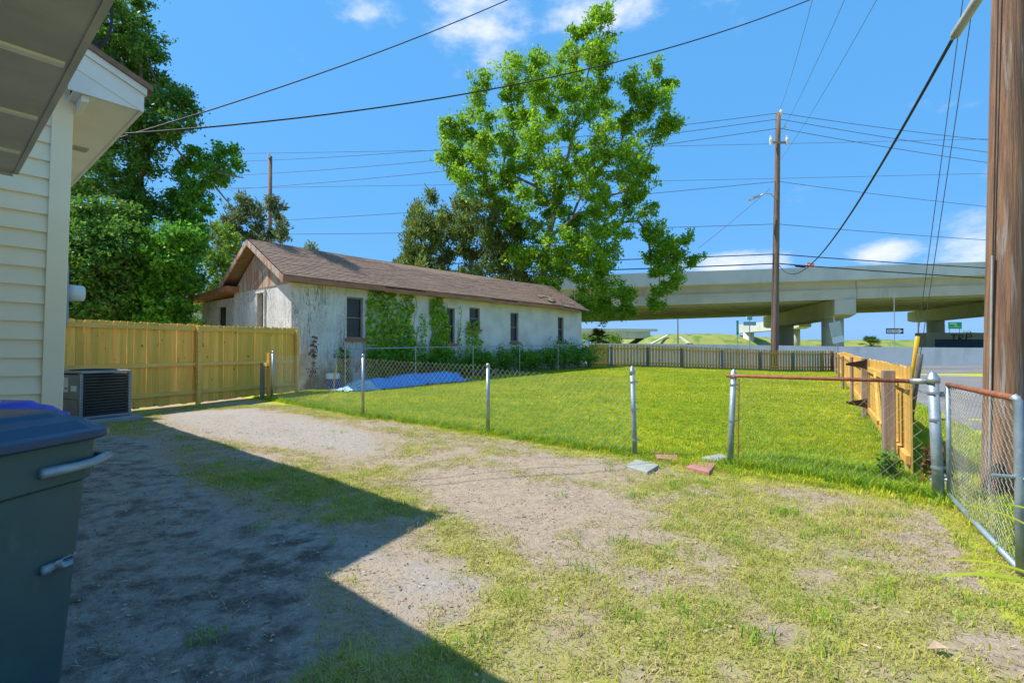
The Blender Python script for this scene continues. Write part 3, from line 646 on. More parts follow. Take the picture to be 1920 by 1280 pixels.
mt = thing('electric_meter', tuple(P0 + VV * 1.05), 'grey electric meter box with glass dial on the house side', 'electric meter', rz=ANG, local=True)
MB().box((.11, 0, 1.95), (.17, .3, .60)).build('meter_box', 'meter_grey', mt, bevel=.008)
MB().tube([(.195, 0, 1.98), (.25, 0, 1.98), (.33, 0, 1.98), (.34, 0, 1.98)], [.085, .085, .078, .06], 18).build('meter_dial', 'meter_glass', mt, smooth=True)
MB().tube([(.1, 0, 2.26), (.1, 0, 3.50)], .025, 10).build('conduit', 'meter_grey', mt)
lp = MB()
for r_, dy in ((.26, 0), (.22, .02), (.3, -.02)):
    c = survey(185, 15, 4.6) + Vector((0, dy, 0))
    lp.tube([c + Vector((math.sin(a) * r_ * .42 - .03, 0, -math.cos(a) * r_ - .05)) for a in np.linspace(-1.9, 1.9, 14)], .011, 6)
tag(lp.build('cable_loop', 'black_cable', off=survey(185, 15, 4.6)), 'drooping loop of black service cables above the house roof', 'cable')

# ---------------------------------------------------------------- trash bins
def rrect(wx, wy, r, z, cx=0, cy=0, n=5):
    pts = []
    for sx, sy, a0 in ((1, 1, 0), (-1, 1, 90), (-1, -1, 180), (1, -1, 270)):
        for i in range(n):
            a = R(a0 + 90 * i / (n - 1)); pts.append((cx + sx * (wx / 2 - r) + r * math.cos(a), cy + sy * (wy / 2 - r) + r * math.sin(a), z))
    return pts
def bin_(loc, rz, label, lidm, s=1.0):
    t = thing('trash_bin', loc, label, 'trash bin', rz=rz, local=True); t.scale = (s, s, s)
    b = MB(); b.rings([rrect(.44, .50, .06, .03), rrect(.47, .53, .07, .06), rrect(.565, .625, .075, .84), rrect(.565, .625, .075, .86), rrect(.60, .66, .08, .87), rrect(.615, .675, .08, 1.0), rrect(.615, .675, .08, 1.02)]); b.build('body', 'bin_body', t, smooth=False, bevel=.003)
    b = MB(); b.rings([rrect(.66, .72, .10, 1.012), rrect(.69, .75, .11, 1.02), rrect(.69, .75, .11, 1.045), rrect(.64, .70, .10, 1.055), rrect(.585, .645, .10, 1.085), rrect(.50, .56, .09, 1.10), rrect(.47, .53, .09, 1.118), rrect(.40, .46, .08, 1.122)])
    li = b.build('lid', lidm, t, bevel=.004)
    for (z, y0, y1, r_) in ((.925, .08, .34, .017), (.585, .12, .22, .015)):
        xw = .30 if z > .8 else .268
        pa = [(xw + .008, y0, z), (xw + .022, y0 + .1, z), (xw + .022, y1 - .08, z), (xw - .02, y1 + .035, z + .003), (xw - .12, y1 + .06 if z > .8 else y1 + .02, z + .005)]
        MB().tube(pa, [r_ * 1.15, r_, r_, r_, r_], 8).build('lift_bar', 'painted_pipe', t, smooth=True)
    for sx in (-1, 1): MB().tube([(sx * .26, -.27, .12), (sx * .31, -.27, .12)], .12, 18).build('wheel', 'ac_dark', t)
    MB().tube([(-.2, -.36, .98), (-.2, -.40, 1.0), (.2, -.40, 1.0), (.2, -.36, .98)], .014, 8).build('handle', 'bin_body', t)
    return t, li
bin_((-1.975, 1.735, 0), R(-4), 'dark teal wheeled trash bin with navy lid and metal bars', 'bin_lid', 1.045)
t2, li2 = bin_((-2.72, 2.46, .035), R(-6), 'wheeled trash bin with bright blue lid, behind the navy one', 'blue_lid', .985)
MB().box((.05, 0, 1.1245), (.20, .26, .004)).build('sticker', 'label_white', li2)

# ---------------------------------------------------------------- air conditioner
ac = thing('air_conditioner', (-8.33, 10.2, 0), 'grey outdoor air conditioner with dark louvred sides on a pad', 'air conditioner', rz=R(-24), local=True)
S = .45
MB().box((.05, -.02, .035), (1.25, 1.12, .09)).build('pad', 'pad_concrete', ac, bevel=.01)
b = MB()
for sx in (-1, 1):
    for sy in (-1, 1): b.box((sx * (S - .03), sy * (S - .03), .53), (.06, .06, .84))
b.box((0, 0, .115), (.9, .9, .05)).box((-S + .002, -.12, .53), (.02, .6, .82)); b.build('frame', 'ac_metal', ac, bevel=.006)
MB().rings([rrect(.93, .93, .05, .955), rrect(.93, .93, .05, .99), rrect(.84, .84, .1, 1.005)]).build('top_cover', 'ac_metal', ac)
b = MB()
for k in range(9): b.tube([(math.cos(a) * (.05 + k * .04), math.sin(a) * (.05 + k * .04), 1.02 - k * .0015) for a in np.linspace(0, 2 * math.pi, 25)], .004, 4, cap=False)
for k in range(8): b.tube([(0, 0, 1.026), (math.cos(k * math.pi / 4) * .38, math.sin(k * math.pi / 4) * .38, 1.012)], .005, 4)
b.build('fan_guard', 'ac_dark', ac)
MB().box((0, 0, .53), (.80, .80, .80)).build('coil', 'ac_dark', ac)
for k in range(14):
    z = .17 + k * .057
    MB().box((S - .012, 0, z), (.02, .84, .034), mtx=Matrix.Rotation(.5, 3, 'Y')).build('louver', 'ac_louver', ac)
MB().box((0, -S - .004, .70), (.86, .012, .46)).build('service_panel', 'ac_metal', ac)
MB().box((-.04, -S + .012, .30), (.84, .02, .32)).build('lower_panel', 'ac_metal', ac)
MB().box((.02, -S - .0125, .74), (.15, .003, .28)).build('rating_label', 'label_white', ac)
MB().box((.28, -S - .0125, .67), (.2, .003, .11)).build('rating_label', 'label_white', ac)
MB().box((.02, -S - .0155, .67), (.10, .002, .025)).build('label_print', 'sign_black', ac)

# ---------------------------------------------------------------- board fences
def board_mesh(wd, ht, th, dog, m, jit=0):
    d = dog
    prof = [(-wd / 2, 0), (wd / 2, 0), (wd / 2, ht - d), (wd / 2 - d, ht), (-wd / 2 + d, ht), (-wd / 2, ht - d)] if d else [(-wd / 2, 0), (wd / 2, 0), (wd / 2, ht + jit), (-wd / 2, ht - jit)]
    n = len(prof); b = MB(); b.add([(x, -th / 2, z) for x, z in prof] + [(x, th / 2, z) for x, z in prof], [tuple(reversed(range(n))), tuple(range(n, 2 * n))] + [(i, (i + 1) % n, n + (i + 1) % n, n + i) for i in range(n)])
    me = bpy.data.meshes.new('board'); me.from_pydata(b.v, [], b.f); me.materials.append(MATS[m]); return me
def board_line(parent, a, b_, pitch, meshes, side, name='board', lift=0, tilt=.006, skip=None):
    a = Vector((*a, 0)); b_ = Vector((*b_, 0)); d = b_ - a; L_ = d.length; d.normalize(); rz = math.atan2(d.y, d.x); nrm = Vector((d.y, -d.x, 0)) * side
    for k in range(int(L_ / pitch)):
        if skip and skip(k): continue
        p = a + d * (pitch * (k + .5)) + nrm; z = gzf(p.x, p.y) + lift + random.uniform(-.012, .012)
        o = inst(random.choice(meshes), name, parent, p + Vector((0, 0, z)) - ORG[parent.name], rz); o.rotation_euler.y = random.uniform(-tilt, tilt)
# privacy fence
pa, pb = (-9.45, 10.1), (-6.82, 16.25)
pf = thing('privacy_fence', (-8.4, 13, 0), 'tall new yellow pine privacy fence beside the air conditioner', 'fence')
board_line(pf, pa, pb, .142, [board_mesh(.139, 2.0, .018, .022, 'pine') for _ in range(3)], 0, lift=.05)
dv = (Vector(pb) - Vector(pa)).normalized(); nv = Vector((dv.y, -dv.x))   # towards the yard
for zr in (.32, 1.03, 1.93):
    q = nv * .035; MB().span((pa[0] + q.x, pa[1] + q.y, zr), (pb[0] + q.x, pb[1] + q.y, zr + .02), .045, .095).build('rail', 'pine_rail', pf, bevel=.004)
for t in (.04, .50, .985):
    p = Vector(pa).lerp(Vector(pb), t) + nv * .105; MB().box((p.x, p.y, .98), (.09, .09, 2.08), rz=math.atan2(dv.y, dv.x)).build('post', 'pine_rail', pf, bevel=.005)
st = thing('gate_stub', (-6.95, 14.3, 0), 'short brown post with a narrow pine picket nailed to it', 'post')
MB().box((-6.99, 14.35, .48), (.11, .11, 1.1), rz=.3).build('post', 'grey_wood', st)
MB().box((-6.80, 14.3, .65), (.11, .03, 1.35), rz=-.5).build('picket', 'pine_orange', st)
MB().box((-6.88, 14.28, 1.0), (.22, .04, .09), rz=-.5).build('rail', 'pine_rail', st)

# far picket fence
ka, kb = (4.6, 30.4), (22.0, 34.8)
kf = thing('picket_fence', (13, 32.5, 0), 'low pine picket fence with gaps along the far side of the lawn', 'fence')
pk = [board_mesh(.138, 1.30, .02, .03, 'pine') for _ in range(3)]
board_line(kf, (5.9, 30.73), kb, .212, pk, -.03, 'picket', lift=.06, tilt=.012)
board_line(kf, ka, (5.85, 30.72), .142, pk, -.03, 'picket', lift=.06)
dv = (Vector(kb) - Vector(ka)).normalized(); nv = Vector((dv.y, -dv.x))
for zr in (.25, 1.12):
    for i in range(6):
        p = Vector(ka).lerp(Vector(kb), i / 6) + nv * .06; q = Vector(ka).lerp(Vector(kb), (i + 1) / 6) + nv * .06
        MB().span((p.x, p.y, zr + gzf(p.x, p.y)), (q.x, q.y, zr + gzf(q.x, q.y)), .04, .09).build('rail', 'pine', kf)
for t in (.075, .21, .34, .50, .66, .80, .93):
    p = Vector(ka).lerp(Vector(kb), t) + nv * .13; g = gzf(p.x, p.y)
    MB().tube([(p.x, p.y, g - .1), (p.x, p.y, g + 1.22)], .075 if t < .9 else .09, 10).build('post', 'grey_wood' if t < .9 else 'pine_orange', kf)

# right hand board fence
ra, rb_ = (4.28, 5.5), (22.0, 34.8)
rf = thing('board_fence', (9, 13.3, 0), 'orange pine board fence along the side road, grey posts inside', 'fence')
mm = [board_mesh(.139, 1.17, .02, 0, 'pine_orange', j) for j in (.004, -.006, .01)]
board_line(rf, ra, rb_, .147, mm, 0.0, lift=.04, tilt=.01)
dv = (Vector(rb_) - Vector(ra)).normalized(); nv = Vector((-dv.y, dv.x))
for zr, lo, hi in ((.22, 0, 1), (1.02, 0, 1)):
    for i in range(10):
        p = Vector(ra).lerp(Vector(rb_), i / 10) + nv * .032; q = Vector(ra).lerp(Vector(rb_), (i + 1) / 10) + nv * .032
        MB().span((p.x, p.y, zr + gzf(p.x, p.y)), (q.x, q.y, zr + gzf(q.x, q.y)), .04, .09).build('rail', 'pine_orange', rf)
for (x, y, h, r_, m_) in ((4.44, 6.05, 1.16, .06, 'grey_wood'), (7.02, 10.2, 1.24, .055, 'grey_wood'), (8.55, 12.9, 1.22, .05, 'grey_wood'), (11.1, 17.2, 1.2, .05, 'grey_wood'), (14.4, 22.6, 1.2, .055, 'grey_wood'), (18.0, 28.5, 1.25, .06, 'grey_wood'), (21.6, 34.6, 1.3, .08, 'grey_wood')):
    if y < 11: MB().box((x, y, h / 2 - .05), (r_ * 2, r_ * 2, h + .1), rz=math.atan2(dv.y, dv.x) + .1).build('post', m_, rf, bevel=.006)
    else: MB().tube([(x, y, -.1), (x, y, h)], r_ * .8, 9).build('post', m_, rf)
MB().box((4.62, 6.32, .55), (.10, .03, 1.0), rz=.95).build('short_board', 'pine_orange', rf)
# brace and strap hinges
p = Vector((6.55, 9.35)); MB().span((5.55, 7.78, .30), (6.05, 8.55, 1.0), .03, .09).build('brace', 'pine_orange', rf)
for zh in (1.12, .36):
    b = MB(); q = Vector((6.94, 10.08, zh))
    b.add([q + Vector((-.02 - .01, -.06, s * .085)) for s in (-1, 1)] + [q + Vector((-.34, .05, s * .02)) for s in (1, -1)] + [q + Vector((-.02, -.05, s * .085)) for s in (-1, 1)] + [q + Vector((-.33, .06, s * .02)) for s in (1, -1)], [(0, 1, 2, 3), (7, 6, 5, 4), (0, 4, 5, 1), (1, 5, 6, 2), (2, 6, 7, 3), (3, 7, 4, 0)])
    b.tube([q + Vector((-.02, -.065, -.1)), q + Vector((-.02, -.065, .1))], .018, 8)
    b.build('strap_hinge', 'black_iron', rf)
# ---------------------------------------------------------------- chain link
def chain(b, A, B, h0, h1, dw=.112, r=.003, z0=.03, droop=0, lean=None, stretch=0):
    A = Vector((*A, 0)); B = Vector((*B, 0)); d = B - A; L_ = d.length; d.normalize(); nr = Vector((-d.y, d.x, 0)); h = dw / 2; K = int(L_ / h) - 1
    for k in range(K):
        pts = []; t = k * h / L_; H = h0 + (h1 - h0) * t - droop * math.sin(math.pi * t); n = int((H - z0) / h)
        for j in range(n + 1):
            s = (k + ((j + k) % 2)) * h + .012
            p = A + d * s; zz = z0 + (H - z0) * j / n
            off = .004 * (1 if (j + k) % 2 else -1) + .012 * math.sin(s * 2.1 + zz * 3) + .006 * math.sin(s * 7)
            if stretch: zz = z0 + (H - z0) * (j / n) ** (1 - stretch * t * .5)
            pts.append(p + nr * off + Vector((0, 0, zz + gzf(p.x, p.y))))
        b.tube(pts, r, 3, cap=False)
def fpost(parent, p, h, r=.03, m='galvanised', lean=(0, 0), cap='dome', bands=()):
    x, y = p; g = gzf(x, y); lx, ly = lean
    P = lambda z: (x + lx * z, y + ly * z, g + z)
    po = MB().tube([P(-.1), P(h)], r, 14).build('post', m, parent, smooth=True)
    if cap == 'dome': MB().tube([P(h - .05), P(h + .002), P(h + .02), P(h + .03)], [r * 1.15, r * 1.15, r * .8, r * .2], 14).build('post_cap', 'galvanised', po, smooth=True)
    else: MB().tube([P(h - .04), P(h), P(h + .012), P(h + .05), P(h + .075)], [r * 1.25, r * 1.3, r * 1.1, r * .75, r * .08], 14).build('post_cap', 'galvanised', po, smooth=True)
    for z in bands:
        b = MB().tube([P(z - .011), P(z + .011)], r * 1.18, 14); q = Vector(P(z)); b.box(q + Vector((r * 1.5, -.01, 0)), (.045, .012, .02)); b.build('tension_band', 'galvanised', po)
    return po
C1, C2, C3, C4, C5, C6, C7 = (-6.7, 14.3), (-3.15, 10.84), (-.404, 8.615), (1.618, 6.754), (2.626, 6.19), (3.999, 4.817), (3.117, 3.16)
fa = thing('chain_link_fence', (-2.5, 10.5, 0), 'sagging galvanised chain link fence without a top rail', 'fence')
fpost(fa, C1, 1.33, .032, lean=(.02, 0)); fpost(fa, C2, 1.29, .03); fpost(fa, C3, 1.15, .031); fpost(fa, C4, 1.12, .031, 'painted_pipe', lean=(-.03, 0), cap='acorn', bands=(.22, .62, .98))
for a, c, h0, h1, dr_ in ((C1, C2, 1.27, 1.22, .02), (C2, C3, 1.22, 1.15, .01), (C3, C4, 1.10, 1.06, .03)):
    b = MB(); chain(b, a, c, h0, h1, droop=dr_); b.build('wire_mesh', 'wire_grey', fa)['kind'] = 'stuff'
fb = thing('chain_link_fence', (3.3, 5.5, 0), 'chain link panel with rusty red top rail', 'fence')
fpost(fb, C5, 1.10, .034, 'painted_pipe', lean=(.045, 0), cap='acorn', bands=(.55, .98)); fpost(fb, C6, 1.13, .045, 'painted_pipe', lean=(-.04, 0), cap='acorn', bands=(.3, .75, 1.0))
MB().tube([(C5[0] - .02, C5[1] + .04, 1.09), (C6[0] - .1, C6[1] + .08, 1.10)], .021, 12).build('top_rail', 'rust', fb, smooth=True)
MB().tube([(C6[0] - .16, C6[1] + .13, 1.10), (C6[0] - .02, C6[1] + .02, 1.105)], .028, 12).build('rail_end', 'galvanised', fb, smooth=True)
MB().tube([(C5[0] + .07, C5[1] - .06, .05), (C5[0] + .09, C5[1] - .06, 1.05)], .007, 6).build('tension_bar', 'rust', fb)
b = MB(); chain(b, (C5[0] + .06, C5[1] - .06), (C6[0] - .05, C6[1] + .05), 1.06, 1.06, dw=.115, r=.0023); b.build('wire_mesh', 'wire_rust', fb)['kind'] = 'stuff'
gt = thing('chain_link_gate', (3.55, 4.0, 0), 'open chain link gate leaf with bent mesh and rust stained top bar', 'gate')
G0 = Vector((C6[0] + .045, C6[1] - .06, 0)); G1 = Vector((*C7, 0)); gv = lambda p, z: p + Vector((0, 0, z))
MB().tube([gv(G0, 1.08), gv(G1, 1.10)], .021, 12).build('top_bar', 'rust', gt, smooth=True)
MB().tube([gv(G0, .06), gv(G1, .05)], .021, 12).build('bottom_bar', 'painted_pipe', gt, smooth=True)
MB().tube([gv(G0, .04), gv(G0, 1.09)], .02, 12).build('hinge_bar', 'painted_pipe', gt, smooth=True)
MB().tube([gv(G1, .03), gv(G1, .6), gv(G1, 1.09), gv(G1 + Vector((-.015, .02, 0)), 1.115)], .024, 12).build('latch_bar', 'painted_pipe', gt, smooth=True)
b = MB()
for z in (.98, .2): b.tube([gv(Vector((*C6, 0)), z), gv(G0, z)], .016, 8)
b.build('hinge', 'galvanised', gt)
MB().tube([gv(G1, .62) + Vector((-.12, .05, 0)), gv(G1, .62), gv(G1, .60) + Vector((.03, -.05, 0))], .012, 8).build('latch', 'galvanised', gt)
b = MB(); chain(b, (G0.x, G0.y), (G1.x, G1.y), 1.06, 1.08, dw=.085, r=.0017, z0=.08, stretch=.45); b.build('wire_mesh', 'wire_dull', gt)['kind'] = 'stuff'
MB().tube([G1 + Vector((.05, -.07, -.05)), G1 + Vector((.05, -.07, .66))], .03, 12).build('stop_post', 'painted_pipe', gt, smooth=True)
# old fence along the shack
of = thing('old_fence_frame', (-3.5, 20, 0), 'bare thin pipe fence frame overgrown by weeds beside the shack', 'fence')
def al(s, o, z): 
    p = Vector((-7.2, 16.7, 0)) + U * s - VV * o; return Vector((p.x, p.y, z + gzf(p.x, p.y)))
MB().tube([al(1.2, 1.1, 1.37), al(15.5, 1.1, 1.32)], .018, 8).build('top_rail', 'galvanised', of)
for s in (1.3, 4.2, 7.2, 10.2, 13.2): MB().tube([al(s, 1.1, -.1), al(s, 1.1, 1.38)], .022, 8).build('post', 'galvanised', of)

# ---------------------------------------------------------------- utility poles
np_ = thing('utility_pole', (4.68, 4.9, 0), 'thick weathered brown utility pole beside the chain link gate', 'utility pole')
b = MB(); pts = [(4.68 + .036 * z, 4.9 + .006 * z, z) for z in np.linspace(-.2, 10.5, 24)]
b.tube(pts, [.165 - .005 * i / 2 for i in range(24)], 28); b.build('pole', 'pole_wood', np_, smooth=True)
b = MB(); 
for z0 in np.arange(0.2, 9, .5): pass
b.tube([(4.68 + .036 * z + .07 + .05 * math.sin(z * .9), 4.9 - .150, z) for z in np.linspace(.3, 2.2, 12)], .007, 6); b.tube([(4.68 + .036 * z - .165, 4.9 - .02, z) for z in np.linspace(0, 8, 20)], .006, 5); b.build('ground_wire', 'black_cable', np_)
MB().tube([(4.68 - .166, 4.87, 0), (4.68 - .10, 4.87, 2.3)], .008, 8).build('conduit', 'closure', np_)
fp = thing('utility_pole', (19.55, 38.2, 0), 'tall slim utility pole with street lamp rising behind the picket fence', 'utility pole')
px_ = lambda z: 19.55 + .024 * z; T2 = 19.2
MB().tube([(px_(z), 38.2, z) for z in np.linspace(-.2, T2, 12)], [.28 - .01 * i for i in range(12)], 16).build('pole', 'far_pole_wood', fp, smooth=True)
ca_ = MB().box((px_(16.9), 38.0, 16.9), (1.3, .1, .12)).build('crossarm', 'grey_wood', fp)
for s in (-.6, .6): MB().tube([(px_(16.9) + s, 38.0, z) for z in (16.7, 17.1, 17.25, 17.4)], [.09, .14, .09, .1], 10).build('insulator', 'insulator', ca_)
MB().tube([(px_(T2) + .15, 38.1, z) for z in (T2 - .3, T2, T2 + .2)], [.1, .16, .08], 10).build('insulator', 'insulator', fp)
MB().tube([(px_(18.2) + .3, 38.1, 18.0), (px_(18.2) + .5, 38.1, 18.0), (px_(18.2) + .5, 38.1, 18.25)], .06, 8).build('bracket', 'insulator', fp)
lm = MB().tube([survey(1457, 372, 38), survey(1448, 362, 38), survey(1438, 361, 38), survey(1428, 365, 38)], .045, 8).build('lamp_arm', 'lamp_grey', fp, smooth=True)
q = survey(1419, 371, 38); b = MB(); b.rings([[q + Vector((x - .15, y, z)) for x, y, z in r_] for r_ in ([(-.45, -.1, -.17), (-.45, .1, -.17), (-.45, .1, -.12), (-.45, -.1, -.12)], [(-.1, -.2, -.12), (-.1, .2, -.12), (-.1, .16, .1), (-.1, -.16, .1)], [(.45, -.08, .12), (.45, .08, .12), (.45, .08, .26), (.45, -.08, .26)])]); b.build('lamp_head', 'lamp_grey', lm)
lp3 = thing('utility_pole', (-21.4, 45, 0), 'plain utility pole standing behind the leafy trees', 'utility pole')
MB().tube([(-21.4 + .001 * z, 45, z) for z in (-.2, 8, 18.5)], [.24, .2, .17], 12).build('pole', 'far_pole_wood', lp3, smooth=True)
MB().tube([(-21.4, 44.8, 18.3), (-21.4, 44.8, 18.7)], [.1, .12], 8).build('insulator', 'insulator', lp3)

# ---------------------------------------------------------------- overhead wires
def wire(a, b_, sag, r, label, m='grey_cable', n=24, group='overhead wires', cat='wire', name='overhead_wire'):
    a = Vector(a); b_ = Vector(b_)
    pts = [a.lerp(b_, t) - Vector((0, 0, 4 * sag * t * (1 - t))) for t in np.linspace(0, 1, n)]
    return tag(MB().tube(pts, r, 6).build(name, m, off=a), label, cat, group)
E1p = P0 + U * .3 + VV * .9
wire((E1p.x, E1p.y, 3.56), survey(1700, -88, 9.8), .62, .009, 'thick black service cable crossing in front of the big green tree', 'black_cable', 40)
wire((E1p.x + .05, E1p.y + .25, 3.62), survey(1180, -120, 9.2), .22, .0075, 'black service cable climbing from the house eave over open sky', 'black_cable', 32)
pt = lambda z: (px_(z), 38.1, z)
for (l_, zl, zr_, rp, zrp, s, lab) in (
    ((-60, 62), 24.5, 19.15, (95, 52), 21.5, 1.6, 'topmost line on the pole head of the lamp pole'),
    ((-60, 60), 21.5, 18.7, (95, 52), 18.6, 1.5, 'second line from the head of the lamp pole'),
    ((-60, 58), 18.8, 18.0, (95, 52), 17.0, 1.4, 'third line from the head of the lamp pole')):
    wire((l_[0], l_[1], zl), pt(zr_), s, .022, 'thin power wire running left, ' + lab); wire(pt(zr_), (rp[0], rp[1], zrp), s, .022, 'thin power wire running right, ' + lab)
for zz, s, lab in ((26.6, .5, 'thin transmission wire passing just above the lamp pole crossarm level, highest of all'), (22.6, .6, 'thin transmission wire passing behind the lamp pole below its crossarm')): wire((-70, 60, zz - 2.5), (110, 60, zz + 1.2), s, .024, lab)
wire((-60, 44, 11.5), pt(14.0), 1.0, .02, 'thin wire meeting the lamp pole just above its lamp, from the left'); wire(pt(14.0), (95, 50, 13.2), 1.2, .018, 'thin wire leaving the lamp pole just above its lamp')
wire((-60, 44, 11.8), pt(10.8), .6, .02, 'thin wire meeting the lamp pole below its lamp, from the left'); wire(pt(10.8), (95, 48, 10.6), .9, .02, 'thin wire leaving the lamp pole below its lamp')
wire((-60, 42, 9.4), pt(8.55), .9, .035, 'heavy telephone cable from the trees to the lamp pole, upper one', 'black_cable'); wire(pt(8.55), (95, 47, 8.6), 1.0, .035, 'heavy telephone cable running right above the overpass rail, upper one', 'black_cable')
wire((-60, 42, 8.4), pt(7.85), .9, .04, 'heavy telephone cable from the trees to the lamp pole, lower one', 'black_cable'); wire(pt(7.85), (95, 47, 7.2), .9, .04, 'heavy telephone cable running right across the overpass rail, lower one', 'black_cable')
wire(survey(1310, 465, 40), survey(1446, 352, 38.3), .1, .02, 'short slanting wire dropping from the lamp arm towards the tree')
for (x, z1) in ((1560, 19.2), (1640, 17.4), (1714, 15.4)): wire(pt(z1), survey(x, -120, 14), .35, .009, 'thin wire rising steeply from the lamp pole, %s' % {1560: 'from its very top', 1640: 'from its crossarm', 1714: 'from below its crossarm'}[x])
cz = survey(1793, 70, 6.2)
wire(cz, (px_(8), 38, 7.95), 1.75, .02, 'thick black cable swooping from the splice case to the lamp pole', 'black_cable', 40)
b = MB(); c2 = survey(1852, -22, 5.6); dd = (c2 - cz); 
b.tube([cz, cz + dd * .06, cz + dd * .12, cz + dd * .88, cz + dd * .94, c2], [.012, .03, .052, .052, .03, .012], 14); tag(b.build('splice_case', 'closure', off=cz, smooth=True), 'grey cable splice case hanging by the near pole', 'splice case')
wire(c2, (4.68 + .036 * 5.9, 5.0, 5.95), .02, .02, 'short thick cable from the splice case to the near pole', 'black_cable', 6)
q = survey(1501, 498.5, 36); b = MB(); b.tube([q + Vector((-.35, 0, .03)), q + Vector((-.25, 0, .02)), q + Vector((.3, 0, -.03)), q + Vector((.45, 0, -.04))], [.04, .09, .09, .04], 10); tag(b.build('cable_splice', 'black_cable', off=q), 'small black splice on the telephone cable', 'splice')
top_ = Vector((4.68 + .036 * 8.8, 4.95, 8.8))
for anc, gl, r_, gm, lab, labw in (((7.72, 10.05, 0), 1.95, .036, 'yellow_plastic', 'yellow plastic guy wire guard leaning behind the board fence', 'steel guy wire running into the yellow guard'), ((7.28, 9.4, 0), 1.55, .045, 'dark_guard', 'dark wooden guy wire guard leaning behind the board fence', 'steel guy wire running into the dark guard')):
    a = Vector(anc); t_ = top_ if gm == 'yellow_plastic' else top_ + Vector((.1, .1, -.9)); d = (t_ - a).normalized()
    tag(MB().tube([a, a + d * gl], r_, 10).build('guy_guard', gm, off=a, smooth=True), lab, 'guy guard')
    wire(a + d * (gl - .05), t_, .0, .006, labw, 'grey_cable', 4)

# ---------------------------------------------------------------- signs
def text_part(s, size, m, parent, mtx, nm='lettering'):
    cu = bpy.data.curves.new('t', 'FONT'); cu.body = s; cu.size = size; cu.align_x = 'CENTER'; cu.align_y = 'CENTER'; cu.extrude = .004; cu.offset = .006 * size
    to = bpy.data.objects.new('t', cu); me = bpy.data.meshes.new_from_object(to); me.transform(mtx); me.materials.append(MATS[m]); bpy.data.objects.remove(to)
    o = bpy.data.objects.new(nm, me); COL.objects.link(o); o.parent = parent; return o
def face_cam(p, yaw=0): return Matrix.Translation(p) @ Matrix.Rotation(yaw, 4, 'Z') @ Matrix.Rotation(R(90), 4, 'X')
q = survey(1678, 620.5, 46.6); ow_ = thing('one_way_sign', (q.x, q.y, 0), 'black and white one way arrow sign above the barrier wall', 'sign', local=True)
zc_ = q.z
MB().tube([(0, .03, 0), (0, .03, 6.2)], .035, 8).build('post', 'galvanised', ow_)
MB().box((0, 0, zc_), (1.58, .02, .50)).build('panel', 'sign_black', ow_)
MB().add([(x, -.014, zc_ + z) for x, z in ((-.73, -.15), (.35, -.15), (.35, -.235), (.73, 0), (.35, .235), (.35, .15), (-.73, .15))], [tuple(range(7))]).build('arrow', 'sign_white', ow_)
text_part('ONE WAY', .26, 'sign_black', ow_, face_cam(Vector((-.17, -.018, zc_))))
q = survey(1406, 606, 40.5); sn = thing('street_sign', (q.x, q.y, 0), 'two crossed green street name blades on a thin pole', 'sign', local=True)
MB().tube([(0, .02, 0), (0, .02, q.z + .5)], .035, 8).build('post', 'galvanised', sn)
for zc_, wd, ht, yaw, nm in ((q.z - .02, 1.02, .30, 0, 'lower'), (q.z + .40, .5, .30, .25, 'upper')):
    o = MB().box((0, 0, zc_), (wd, .02, ht), rz=yaw).build('name_blade', 'sign_white', sn)
    MB().box((0, -.008, zc_), (wd - .07, .02, ht - .07), rz=yaw).build('face', 'sign_teal', o)
    b = MB(); x = -wd / 2 + .12     # the name, too small to read: a row of pale strokes
    while x < wd / 2 - .1:
        hh = random.choice((.08, .11, .14)); b.box((x * math.cos(yaw), -.0195 + x * math.sin(yaw), zc_ - .01), (.035, .004, hh), rz=yaw); x += random.choice((.055, .06, .06, .11))
    b.build('worn_lettering', 'sign_white', o)
q = survey(1383, 614, 40); s2 = thing('edge_on_sign', (q.x, q.y, 0), 'narrow green sign blade turned almost edge on, on its own pole', 'sign', local=True)
MB().tube([(0, .02, 0), (0, .02, q.z + .55)], .03, 8).build('post', 'galvanised', s2)
MB().box((0, 0, q.z), (.17, .06, 1.1)).build('blade', 'sign_green', s2)
b = MB()
for k in range(6): b.box((random.uniform(-.02, .02), -.033, q.z + .40 - k * .14), (.09, .004, .05))
b.build('worn_lettering', 'sign_white', s2)
ts = thing('tilted_sign', (21.9, 34.9 + 1.2, 0), 'blank grey back of a leaning road sign behind the fence corner', 'sign', local=True)
D_ = 36.1; ln = Matrix.Rotation(R(12), 3, 'Y')
q1 = survey(1569, 623, D_) - Vector((21.9, D_, 0)); 
b = MB(); pc = Vector((1.05, 0, 0)); 
MB().tube([pc + Vector((.2, .04, 0)), q1 + Vector((-.16, .04, 1.1))], .035, 8).build('post', 'galvanised', ts)
MB().box(q1 + Vector((-.06, 0, .24)), (.80, .02, 1.0), mtx=Matrix.Rotation(R(-11), 3, 'Y')).build('panel', 'sign_back', ts)
MB().box(q1 + Vector((.10, -.002, -.50)), (.78, .02, .46), mtx=Matrix.Rotation(R(-11), 3, 'Y')).build('lower_panel', 'sign_white', ts)
q = survey(1791, 610, 92); hw = thing('highway_sign', (q.x, q.y, 0), 'green highway guide sign seen under the overpass', 'sign', local=True)
MB().box((0, 0, q.z), (2.4, .1, 1.2)).build('panel', 'sign_green', hw)
b = MB(); b.box((-.35, -.06, q.z + .33), (1.2, .02, .16)).box((.1, -.06, q.z), (.5, .02, .12)).box((0, -.06, q.z - .25), (2.0, .02, .05)); b.build('worn_lettering', 'sign_white', hw)
